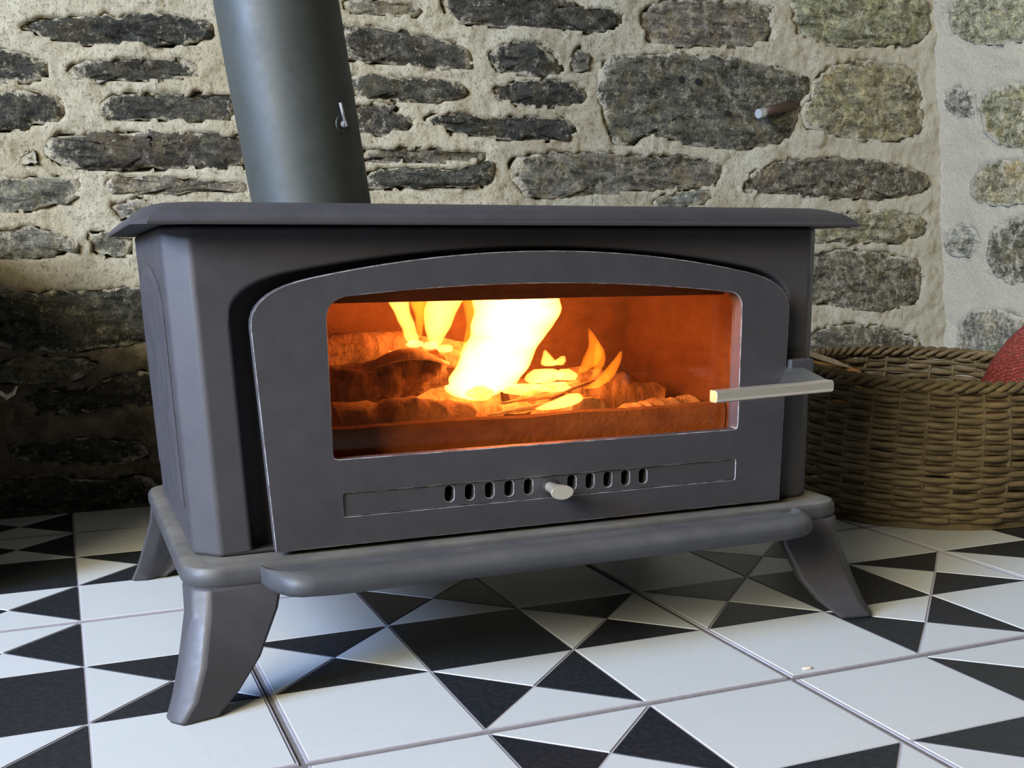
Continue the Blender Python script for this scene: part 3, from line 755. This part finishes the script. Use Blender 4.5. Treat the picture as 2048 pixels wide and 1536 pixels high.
# hot plate
def tp(z, ins):
    x0, x1, y0, y1 = -0.0825+ins, 0.6435-ins, 0.165+ins, 2*CY-0.165-ins; c = 0.013+0.25*ins
    return [(x0+c, y0, z), (x1-c, y0, z), (x1, y0+c, z), (x1, y1-c, z), (x1-c, y1, z), (x0+c, y1, z), (x0, y1-c, z), (x0, y0+c, z)]
bm = bmesh.new()
loft(bm, [tp(0.4100, 0.012), tp(0.4095, 0.0), tp(0.4115, -0.0005), tp(0.4165, 0.003), tp(0.4220, 0.010), tp(0.4262, 0.020), tp(0.4285, 0.030), tp(0.4292, 0.040)])
smooth_by_angle(sp('top_plate', bm, 'enamel'), 32)
# base frame: rounded rail around the body and a floor plate
def rail_path(x0, x1, y0, y1, r, n=6):
    out = []
    for cx_, cy_, a0 in ((x1-r, y0+r, -PI/2), (x1-r, y1-r, 0), (x0+r, y1-r, PI/2), (x0+r, y0+r, PI)):
        for k in range(n+1):
            a = a0+PI/2*k/n; out.append((cx_, cy_, r, a))
    return out
bm = bmesh.new()
PR = [(0.0, 0.0095), (0.006, 0.0085), (0.0095, 0.004), (0.0095, -0.0045), (0.0065, -0.0095), (0.0, -0.0105), (-0.010, -0.0105), (-0.022, -0.0105), (-0.022, 0.0075), (-0.009, 0.0088)]
loops = []
for cx_, cy_, r, a in rail_path(-0.0575, 0.6185, 0.1585, 2*CY-0.1585, 0.026):
    loops.append([(cx_+(r+d)*math.cos(a), cy_+(r+d)*math.sin(a), 0.1135+h) for d, h in PR])
loops.append(loops[0])
loft(bm, loops, False, False)
bmesh.ops.remove_doubles(bm, verts=bm.verts, dist=1e-5)
box(bm, -0.045, 0.606, 0.172, 2*CY-0.172, 0.108, 0.1218)
smooth_by_angle(sp('base_frame', bm, 'enamel_dusty'), 40)
# ash lip along the front
bm = bmesh.new()
def lip(x, s_, dz=0.0, curl=0.0):
    P_ = [(0.188, 0.1200), (0.160, 0.1188), (0.140, 0.1178), (0.124, 0.1192), (0.112, 0.1232), (0.100, 0.1246), (0.090, 0.1222), (0.0845, 0.1165), (0.0850, 0.1095), (0.0905, 0.1048), (0.102, 0.1030), (0.125, 0.1035), (0.160, 0.1065), (0.188, 0.1075)]
    return [(x, 0.188+(y-0.188)*s_, 0.1135+(z_-0.1135)*(0.55+0.45*s_)+dz+curl*max(0, 0.15-y)*0.3) for y, z_ in P_]
loft(bm, [lip(-0.002, .42), lip(0.0005, .62), lip(0.006, .80, .0005), lip(0.013, .93, .001), lip(0.022, .99, .0012), lip(0.034, 1.0, .0008), lip(0.05, 1.0), lip(0.15, 1.0), lip(0.28, 1.0), lip(0.42, 1.0), lip(0.505, 1.0), lip(0.524, .985, .0005), lip(0.536, .94, .001), lip(0.546, .84), lip(0.553, .68), lip(0.556, .45)])
smooth_by_angle(sp('ash_lip', bm, 'enamel_lip'), 60)
# four sabre legs
LEG = [(0.106, (-.0660, .190), (-.0600, .160), (-.0470, .1490), (.0170, .1490)),
       (0.083, (-.0675, .175), (-.0625, .150), (-.0500, .1410), (.0110, .1440)),
       (0.0435, (-.0785, .152), (-.0725, .135), (-.0590, .1240), (-.0080, .1360)),
       (0.018, (-.0865, .141), (-.0805, .125), (-.0690, .1145), (-.0290, .1280)),
       (0.0035, (-.0925, .135), (-.0895, .121), (-.0805, .1100), (-.0470, .1190)),
       (0.0, (-.0930, .1345), (-.0900, .1205), (-.0815, .1098), (-.0485, .1185))]
for sx in (0, 1):
    for sy in (0, 1):
        bm = bmesh.new(); loops = []
        for z_, L_, B_, R_, F_ in LEG:
            ring = [L_, B_, R_, F_, (F_[0]-.002, F_[1]+.016), (R_[0]+.022, R_[1]+.022), (L_[0]+.018, L_[1]+.004)]
            ring = [((2*CX-x-(0.006 if z_ < .09 else 0)) if sx else x, (2*CY-y) if sy else y, z_) for x, y in ring]
            loops.append(ring)
        loft(bm, loops)
        bevel(smooth_by_angle(sp('leg', bm, 'enamel'), 35), 0.003, 2, 35)

# ------------------------------------------------------------------ flue pipe (leans slightly to the left)
flue = tag(empty('flue_pipe', (0.116, 0.42, 0.4292)), 'dark grey flue pipe rising from the left of the stove top', 'flue pipe')
bm = bmesh.new()
PX = lambda z_: 0.1185-0.128*(z_-0.44)
PRZ = 0.0625
prof = [(0.4292, PRZ), (0.55, PRZ-.0003), (0.70, PRZ-.0006), (0.95, PRZ-.0008), (1.35, PRZ-.001)]
loft(bm, [[(PX(z_)+r*math.cos(2*PI*k/56), 0.42+r*math.sin(2*PI*k/56), z_-0.128*r*math.cos(2*PI*k/56)*(-1 if z_ > .43 else 0)) for k in range(56)] for z_, r in prof])
o = smooth_by_angle(obj('pipe', bm, 'flue'), 40); o.parent = flue; o.matrix_parent_inverse = Matrix.Translation((-0.116, -0.42, -0.4292))
# damper spindle on the front of the pipe
bm = bmesh.new()
ang = math.radians(-58); zc = 0.5145; base = Vector((PX(zc)+PRZ*math.cos(ang), 0.42+PRZ*math.sin(ang), zc)); nrm = Vector((math.cos(ang), math.sin(ang), 0))
tube(bm, [base-nrm*.002, base+nrm*.0012], 0.0088, 18)
o = obj('damper_washer', bm, 'flue', None, False); o.parent = flue; o.matrix_parent_inverse = Matrix.Translation((-0.116, -0.42, -0.4292))
bm = bmesh.new(); tube(bm, [base, base+nrm*.006], 0.0035, 12); tube(bm, [base+nrm*.006+Vector((0, 0, -.002)), base+nrm*.007+Vector((-.006, -.001, .020))], 0.0018, 8)
o = smooth_by_angle(obj('damper_spindle', bm, 'enamel_edge')); o.parent = flue; o.matrix_parent_inverse = Matrix.Translation((-0.116, -0.42, -0.4292))

# ------------------------------------------------------------------ logs and fire
def log(name, label, cat, pts, radii, mat, seed, n=14, squash=1.0, group=None, rough=0.35):
    o0 = Vector(pts[0])
    bm = bmesh.new()
    P_ = [Vector(p) for p in pts]; fine = []; rr = []
    for i in range(len(P_)-1):
        for k in range(9):
            t = k/9; fine.append(P_[i].lerp(P_[i+1], t)-o0); rr.append(radii[i]+(radii[i+1]-radii[i])*t)
    fine.append(P_[-1]-o0); rr.append(radii[-1])
    tube(bm, fine, rr, max(n, 22), squash, rough, seed)
    for v in bm.verts: v.co += Vector((noise.noise(v.co*160+Vector((seed, 0, 0))), noise.noise(v.co*160+Vector((0, seed, 9))), noise.noise(v.co*160+Vector((5, 0, seed)))))*0.0022
    o = obj(name, bm, mat, None, False, o0); smooth_by_angle(o, 50)
    return tag(o, label, cat, group)
H0 = FZ0
log('log', 'front left split log with pale ashy face, just behind the retainer bar', 'log', [(0.100, 0.285, 0.212), (0.18, 0.287, 0.213), (0.243, 0.290, 0.207)], [0.030, 0.031, 0.027], 'bark_pale', 1, rough=0.22)
log('log', 'dark knobbly log lying diagonally on the left, above the pale front log', 'log', [(0.080, 0.343, 0.247), (0.17, 0.345, 0.256), (0.235, 0.350, 0.266)], [0.020, 0.021, 0.018], 'bark', 2, rough=0.4)
log('log', 'long charred log at the top left, furthest back in the stove', 'log', [(0.075, 0.430, 0.282), (0.19, 0.435, 0.2865), (0.30, 0.425, 0.272)], [0.017, 0.018, 0.015], 'bark', 3)
log('log', 'thick log lying flat on the hearth plate under the left logs', 'log', [(0.085, 0.415, 0.207), (0.20, 0.415, 0.207), (0.32, 0.415, 0.207)], [0.032, 0.033, 0.032], 'bark', 4, rough=0.2)
log('log', 'charred log sloping down to the right end of the stove', 'log', [(0.395, 0.380, 0.232), (0.43, 0.365, 0.225), (0.500, 0.345, 0.207)], [0.026, 0.030, 0.027], 'bark', 5, rough=0.25)
log('log', 'round log lying front right with its cut end facing the glass', 'log', [(0.371, 0.264, 0.2065), (0.364, 0.300, 0.2065), (0.354, 0.330, 0.2065)], [0.030, 0.0305, 0.030], 'bark_pale', 6, 18, rough=0.12)
log('log', 'short log lying in the front right corner of the fire', 'log', [(0.418, 0.278, 0.201), (0.455, 0.284, 0.202), (0.512, 0.288, 0.203)], [0.023, 0.025, 0.024], 'bark_pale', 7, rough=0.25)
log('log', 'charred log under the tall flame at the back of the stove', 'log', [(0.345, 0.452, 0.210), (0.42, 0.452, 0.212), (0.510, 0.452, 0.21)], [0.029, 0.030, 0.029], 'bark', 8, rough=0.25)
# peeling bark curl
bm = bmesh.new()
curl = []
for i in range(9):
    t = i/8; x = 0.148+0.090*t; w = 0.012*(0.35+math.sin(PI*min(1, t*1.1))**0.7)
    curl.append([(x, 0.330+0.004*t+w*math.cos(a), 0.2700+0.008*math.sin(t*3)+w*math.sin(a)*.8) for a in (2.9, 2.4, 1.9, 1.4, 0.9)])
rg = loft(bm, curl, False, False, False)
o = obj('bark_curl', bm, 'bark_pale', None, True); md = o.modifiers.new('solid', 'SOLIDIFY'); md.thickness = 0.002
tag(o, 'pale curl of peeling bark on the left logs in the stove', 'bark')
# kindling strips
for i, (a, b, c, lab) in enumerate((((0.285, 0.300, 0.231), (0.34, 0.300, 0.236), (0.398, 0.305, 0.250), 'longest glowing strip of kindling, curling up to the right below the flame'),
                                    ((0.262, 0.280, 0.222), (0.32, 0.275, 0.229), (0.372, 0.275, 0.236), 'straight kindling strip in front of the flame, right of the ashy log'),
                                    ((0.300, 0.290, 0.236), (0.345, 0.320, 0.242), (0.395, 0.345, 0.245), 'glowing kindling strip behind the others, under the white flame'))):
    bm = bmesh.new(); tube(bm, [a, ((Vector(a)+Vector(b))/2), b, ((Vector(b)+Vector(c))/2), c], [.003, .0065, .0075, .006, .002], 8, 0.4)
    tag(obj('kindling_strip', bm, ('bark_pale', 'bark_pale', 'ember')[i], None, True), lab, 'kindling')
fire = tag(empty('fire', (0.30, 0.33, 0.23)), 'bright white and yellow flames burning on the logs behind the glass', 'fire')
def fp(name, bm, mat):
    o = obj(name, bm, mat, None, True); o.parent = fire; o.matrix_parent_inverse = Matrix.Translation((-0.30, -0.33, -0.23)); return o
FLAMES = [
 (0.395, [(0.3401, 0.1904, 0.2136), (0.3320, 0.1940, 0.2145), (0.3196, 0.1998, 0.2186), (0.3058, 0.2044, 0.2227), (0.2948, 0.2097, 0.2241), (0.2883, 0.2141, 0.2204)]),
 (0.393, [(0.3397, 0.2142, 0.2331), (0.3262, 0.2183, 0.2332), (0.3121, 0.2218, 0.2310), (0.2979, 0.2230, 0.2277)]),
 (0.397, [(0.3389, 0.2349, 0.2789), (0.3266, 0.2310, 0.2715), (0.3156, 0.2318, 0.2658), (0.3048, 0.2326, 0.2602), (0.2937, 0.2358, 0.2546), (0.2860, 0.2414, 0.2490)]),
 (0.372, [(0.3391, 0.2672, 0.2882), (0.3158, 0.2724, 0.2865), (0.2941, 0.2696, 0.2825), (0.2723, 0.2620, 0.2773), (0.2560, 0.2551, 0.2698)]),
 (0.345, [(0.3393, 0.2725, 0.3747), (0.3265, 0.2728, 0.3747), (0.3185, 0.2703, 0.3716), (0.3105, 0.2679, 0.3631), (0.3009, 0.2659, 0.3533), (0.2892, 0.2610, 0.3484), (0.2732, 0.2538, 0.3397), (0.2625, 0.2483, 0.3348), (0.2520, 0.2412, 0.3250), (0.2440, 0.2370, 0.3159), (0.2361, 0.2470, 0.2961), (0.2304, 0.2654, 0.2830)]),
 (0.315, [(0.3067, 0.3943, 0.3961), (0.2984, 0.3943, 0.4029), (0.2875, 0.3938, 0.4097), (0.2766, 0.3901, 0.4129), (0.2674, 0.3853, 0.4068), (0.2606, 0.3822, 0.3945), (0.2564, 0.3804, 0.3847)]),
 (0.315, [(0.2791, 0.4335, 0.4360), (0.2698, 0.4254, 0.4355), (0.2618, 0.4174, 0.4331), (0.2536, 0.4094, 0.4275), (0.2462, 0.4007, 0.4194), (0.2397, 0.3878, 0.4064)]),
 (0.316, [(0.2928, 0.4047, 0.4065), (0.2816, 0.4035, 0.4146), (0.2706, 0.4036, 0.4172), (0.2570, 0.3999, 0.4086), (0.2511, 0.3987, 0.4018)]),
 (0.375, [(0.2793, 0.3681, 0.3700), (0.2725, 0.3655, 0.3762), (0.2638, 0.3636, 0.3831), (0.2610, 0.3686, 0.3799)]),
 (0.375, [(0.2717, 0.3888, 0.3939), (0.2661, 0.3800, 0.3952), (0.2616, 0.3780, 0.3914)]),
 (0.335, [(0.2618, 0.3366, 0.3621), (0.2562, 0.3282, 0.3743), (0.2508, 0.3269, 0.3706), (0.2465, 0.3329, 0.3571)]),
 (0.335, [(0.2607, 0.3682, 0.3817), (0.2539, 0.3633, 0.3904), (0.2483, 0.3669, 0.3879)]),
 (0.400, [(0.2832, 0.1912, 0.2015), (0.2777, 0.1921, 0.2007), (0.2722, 0.1936, 0.1994)]),
 (0.253, [(0.2430, 0.3409, 0.3549), (0.2380, 0.3277, 0.3596), (0.2333, 0.3134, 0.3567), (0.2292, 0.3031, 0.3421), (0.2274, 0.3105, 0.3247)]),
]
FLAME_KIND = [('flame', .006), ('flame_thin', .008), ('flame', .009), ('flame_thin', .006), ('flame', .030), ('flame_thin', .0045), ('flame_thin', .0045), ('flame_thin', .0035), ('flame', .006), ('flame', .005), ('flame', .009), ('flame', .007), ('flame', .004), ('flame', .007)]
def spline(a, b_, c, d, t): return 0.5*((2*b_)+(c-a)*t+(2*a-5*b_+4*c-d)*t*t+(3*b_-a-3*c+d)*t**3)
for fi, ((y, rows), (mk, dep)) in enumerate(zip(FLAMES, FLAME_KIND)):
    loops = []; nr = len(rows); wide = max(r[2]-r[1] for r in rows)
    for i in range(nr-1):
        for k in range(6):
            t = k/6; q = [rows[max(i-1, 0)], rows[i], rows[i+1], rows[min(i+2, nr-1)]]
            z_, xa, xb = (spline(q[0][c], q[1][c], q[2][c], q[3][c], t) for c in range(3))
            loops.append((z_, xa, xb))
    loops.append(rows[-1])
    rings = []
    for z_, xa, xb in loops:
        xa += 0.0022*noise.noise(Vector((z_*70, fi*3.1, 0))); xb += 0.0022*noise.noise(Vector((z_*70, fi*3.1, 9)))
        cx_, hw = (xa+xb)/2, max(0.0006, (xb-xa)/2); dp = dep*math.sqrt(min(1.0, 2*hw/wide))
        yy = y+0.35*dep*noise.noise(Vector((z_*45, fi*1.7, 4)))
        ring = []
        for k in range(22):
            a = 2*PI*k/22
            w_ = 1+0.22*noise.noise(Vector((math.cos(a)*1.3+fi, math.sin(a)*1.3, z_*60)))
            ring.append((cx_+hw*math.cos(a)*(1 if abs(math.cos(a)) > .8 else w_), yy+dp*math.sin(a)*w_, min(z_, 0.3405)))
        rings.append(ring)
    bm = bmesh.new(); loft(bm, rings); fp('flame', bm, mk)
# glowing embers
er = random.Random(5)
for i, (x, y, z_, a, b, hot) in enumerate(((0.345, 0.30, 0.2455, .022, .005, 1), (0.30, 0.295, 0.226, .020, .006, 0), (0.264, 0.258, 0.2175, .013, .0035, 1), (0.290, 0.257, 0.2165, .012, .003, 1), (0.272, 0.33, 0.240, .016, .008, 1),
                                          (0.222, 0.40, 0.290, .010, .004, 1), (0.238, 0.398, 0.288, .009, .004, 1), (0.255, 0.396, 0.284, .010, .004, 1), (0.327, 0.34, 0.240, .026, .007, 1))):
    bm = bmesh.new(); bmesh.ops.create_icosphere(bm, subdivisions=2, radius=1)
    for v in bm.verts:
        k = 1+0.35*noise.noise(v.co*1.7+Vector((i*3.1, 0, 0))); v.co = Vector((v.co.x*a*k+x, v.co.y*a*.7*k+y, v.co.z*b*k+z_))
    fp('ember', bm, 'ember_hot' if hot else 'ember')
# ash bed
bm = bmesh.new(); nx, ny = 40, 22; grid = []
for j in range(ny+1):
    for i in range(nx+1):
        x = FX0+.004+(FX1-FX0-.008)*i/nx; y = FY0+.032+(FY1-FY0-.036)*j/ny
        grid.append(bm.verts.new((x, y, FZ0+0.0035+0.003*noise.fractal(Vector((x*40, y*40, 0)), 0.8, 2, 3))))
for j in range(ny):
    for i in range(nx):
        a = j*(nx+1)+i; bm.faces.new((grid[a], grid[a+1], grid[a+nx+2], grid[a+nx+1]))
o = obj('ash_bed', bm, 'brick', None, True); o['kind'] = 'stuff'; tag(o, 'bed of grey ash under the burning logs in the stove', 'ash')
for i, (p, e, r) in enumerate((((0.285, 0.325, 0.285), 0.16, 0.03), ((0.222, 0.380, 0.318), 0.13, 0.02), ((0.400, 0.305, 0.275), 0.04, 0.012), ((0.340, 0.285, 0.249), 0.13, 0.012))):
    li = bpy.data.lights.new('fire_light', 'POINT'); li.energy = e; li.color = (1.0, 0.17, 0.014); li.shadow_soft_size = r
    lo_ = bpy.data.objects.new('fire_light', li); lo_.location = p; col.objects.link(lo_)

# ------------------------------------------------------------------ wicker log basket and what is in it
BX, BY = 1.105, 0.56
basket = tag(empty('wicker_basket', (BX, BY, 0)), 'round brown wicker log basket by the wall, right of the stove', 'basket')
def bp(name, bm, mat, smooth=True):
    o = obj(name, bm, mat, None, smooth); o.parent = basket; o.matrix_parent_inverse = Matrix.Translation((-BX, -BY, 0)); return o
NS = 34
def brad(t): return 0.207-0.010*t+0.010*math.sin(PI*t)
def bz(t, a): return 0.012+t*(0.198+0.012*math.sin(a))
NR = 25
for r_ in range(NR):
    t = (r_+0.4)/NR; bm = bmesh.new(); loops = []; seg = NS*4
    jit = er.uniform(-.0015, .0015); ph = PI*(r_ % 2)
    for k in range(seg):
        a = 2*PI*k/seg
        rad = brad(t)+0.0042*math.cos(NS/2*a+ph)+jit+0.0022*noise.noise(Vector((math.cos(a)*5, math.sin(a)*5, r_*3.3)))
        zz = bz(t, a)+0.0024*noise.noise(Vector((math.cos(a)*4+7, math.sin(a)*4, r_*1.9)))
        c_ = Vector((BX+rad*math.cos(a), BY+rad*math.sin(a), zz)); ra = Vector((math.cos(a), math.sin(a), 0))
        loops.append([c_+ra*(0.0032*math.cos(b))+Vector((0, 0, 0.0048*math.sin(b))) for b in (0, 1.05, 2.09, 3.14, 4.19, 5.24)])
    loops.append(loops[0]); loft(bm, loops, False, False); bmesh.ops.remove_doubles(bm, verts=bm.verts, dist=1e-6)
    bp('weaver', bm, 'wicker')
for k in range(NS):
    a = 2*PI*(k+.5)/NS; bm = bmesh.new()
    tube(bm, [(BX+brad(t)*math.cos(a), BY+brad(t)*math.sin(a), bz(t, a)) for t in (0, .25, .5, .75, 1.0)], 0.0035, 6)
    bp('stake', bm, 'wicker_dark')
for q in range(3):
    bm = bmesh.new(); loops = []
    for k in range(140):
        a = 2*PI*k/140; tw = 22*a+q*2*PI/3
        rad = brad(1)+0.0062*math.cos(tw); zz = bz(1, a)+0.0035+0.0055*math.sin(tw)
        c_ = Vector((BX+rad*math.cos(a), BY+rad*math.sin(a), zz)); ra = Vector((math.cos(a), math.sin(a), 0))
        loops.append([c_+ra*(0.0048*math.cos(b))+Vector((0, 0, 0.0048*math.sin(b))) for b in (0, 1.05, 2.09, 3.14, 4.19, 5.24)])
    loops.append(loops[0]); loft(bm, loops, False, False); bmesh.ops.remove_doubles(bm, verts=bm.verts, dist=1e-6)
    bp('rim_rod', bm, 'wicker')
bm = bmesh.new(); tube(bm, [(BX, BY, 0.001), (BX, BY, 0.010)], 0.204, 48); bp('basket_base', bm, 'wicker_dark', False)
# firewood inside: a low layer carries the pieces that show above the rim
lows = [((0.99, 0.505, 0.060), (1.20, 0.525, 0.060), .036, 'thickest log at the bottom of the basket, towards the room'), ((0.99, 0.625, 0.060), (1.21, 0.615, 0.060), .036, 'log at the bottom of the basket, towards the stone wall'),
        ((1.01, 0.565, 0.132), (1.16, 0.570, 0.132), .030, 'log lying in the middle of the basket on the two bottom logs')]
for i, (a, b, r_, lab) in enumerate(lows):
    log('log', lab, 'log', [a, tuple((a[k]+b[k])/2 for k in range(3)), b], [r_, r_*1.04, r_*.96], 'dark_wood', 20+i, 14, rough=0.2)
bm = bmesh.new()
a, b = Vector((0.912, 0.632, 0.2400)), Vector((1.030, 0.655, 0.2080))
u, v = frame_axes(b-a)
loft(bm, [[a+u*.006+v*.004, a-u*.006+v*.004, a-u*.006-v*.004, a+u*.006-v*.004], [a.lerp(b, .6)+u*.006+v*.004, a.lerp(b, .6)-u*.005+v*.004, a.lerp(b, .6)-u*.006-v*.004, a.lerp(b, .6)+u*.005-v*.004], [b+u*.002+v*.001, b-u*.002+v*.001, b-u*.001-v*.001, b+u*.002-v*.001]])
tag(obj('kindling_stick', bm, 'pale_wood'), 'pale split kindling stick poking over the left rim of the basket', 'kindling')
bm = bmesh.new()
loft(bm, [[(0.955, 0.675, 0.10), (0.985, 0.705, 0.10), (1.00, 0.70, 0.215), (0.965, 0.675, 0.222)], [(1.035, 0.625, 0.10), (1.055, 0.66, 0.10), (1.068, 0.675, 0.196), (1.040, 0.645, 0.205)]])
bevel(tag(obj('split_log', bm, 'orange_wood'), 'orange brown split log standing in the left of the basket', 'log'), 0.003)
# red net bag
bag = tag(empty('net_bag', (1.245, 0.525, 0.075)), 'red net bag bulging at the right side of the basket', 'net bag')
bm = bmesh.new(); loops = []
for i in range(15):
    t = i/14; z_ = 0.090+0.19*t; r_ = [.030, .050, .060, .064, .066, .066, .065, .063, .060, .056, .050, .042, .032, .020, .008][i]
    loops.append([Vector((1.222+0.040*t*t+r_*.52*math.cos(2*PI*k/26)*(1+.12*noise.noise(Vector((k*.9, i*.5, 2)))), 0.520+0.82*r_*math.sin(2*PI*k/26)*(1+.12*noise.noise(Vector((k*.8, i*.6, 7)))), z_)) for k in range(26)])
loft(bm, loops)
o = obj('net', bm, 'net', None, True); o.parent = bag; o.matrix_parent_inverse = Matrix.Translation((-1.245, -.525, -.075))
bm = bmesh.new(); loft(bm, [[(1.222, 0.4515, 0.232), (1.235, 0.452, 0.238), (1.236, 0.4535, 0.235), (1.223, 0.453, 0.229)], [(1.222, 0.4505, 0.2325), (1.235, 0.451, 0.2385), (1.236, 0.4525, 0.2355), (1.223, 0.452, 0.2295)]])
o = obj('tag', bm, 'tag'); o.parent = bag; o.matrix_parent_inverse = Matrix.Translation((-1.245, -.525, -.075))

# ------------------------------------------------------------------ iron pin in the wall, broken branch at the left
bm = bmesh.new()
a, b = Vector((1.189, WALL_Y+0.002, 0.6650)), Vector((1.0930, 1.040, 0.6425))
tube(bm, [a, a.lerp(b, .5), a.lerp(b, .86)], [.0098, .0092, .0088], 12, 1, .15, 3)
pin = tag(obj('wall_pin', bm, 'rust', None, True), 'rusty iron pin sticking out of the stone wall beside the drilled stone', 'pin')
bm = bmesh.new(); tube(bm, [a.lerp(b, .85), a.lerp(b, 1.0)], [.0090, .0084], 12); o = obj('pin_tip', bm, 'pin_tip', pin, False); o['label'] = 'bright broken tip of the pin'
br = log('branch', 'dark broken branch leaning against the wall at the left edge', 'branch', [(-0.36, 0.90, 0.022), (-0.30, 0.925, 0.10), (-0.232, 0.955, 0.188)], [.026, .027, .022], 'dark_wood', 31, rough=0.4)
bm = bmesh.new()
o0 = Vector((-0.36, 0.90, 0.022))
tube(bm, [Vector(q)-o0 for q in ((-0.240, 0.950, 0.209), (-0.232, 0.946, 0.205), (-0.224, 0.945, 0.198), (-0.215, 0.946, 0.203), (-0.209, 0.948, 0.213))], [.002, .0058, .0075, .0055, .0025], 10, .55, .4, 4)
tube(bm, [Vector(q)-o0 for q in ((-0.236, 0.946, 0.180), (-0.231, 0.945, 0.183), (-0.226, 0.946, 0.187))], [.001, .0028, .0012], 8)
o = obj('torn_end', bm, 'pale_wood', br); o['label'] = 'pale torn wood at the tip'

bm = bmesh.new(); bmesh.ops.create_icosphere(bm, subdivisions=2, radius=1)
for v in bm.verts:
    k = 1+0.3*noise.noise(v.co*1.5); v.co = Vector((v.co.x*0.0060*k, v.co.y*0.0030*k, max(0.0, v.co.z*0.0012*k+0.0008)))
tag(obj('wood_chip', bm, 'pale_wood', None, True, (0.4790, 0.0107, 0.0003)), 'tiny beige wood chip on the white tile beside the grout, front right', 'wood chip')
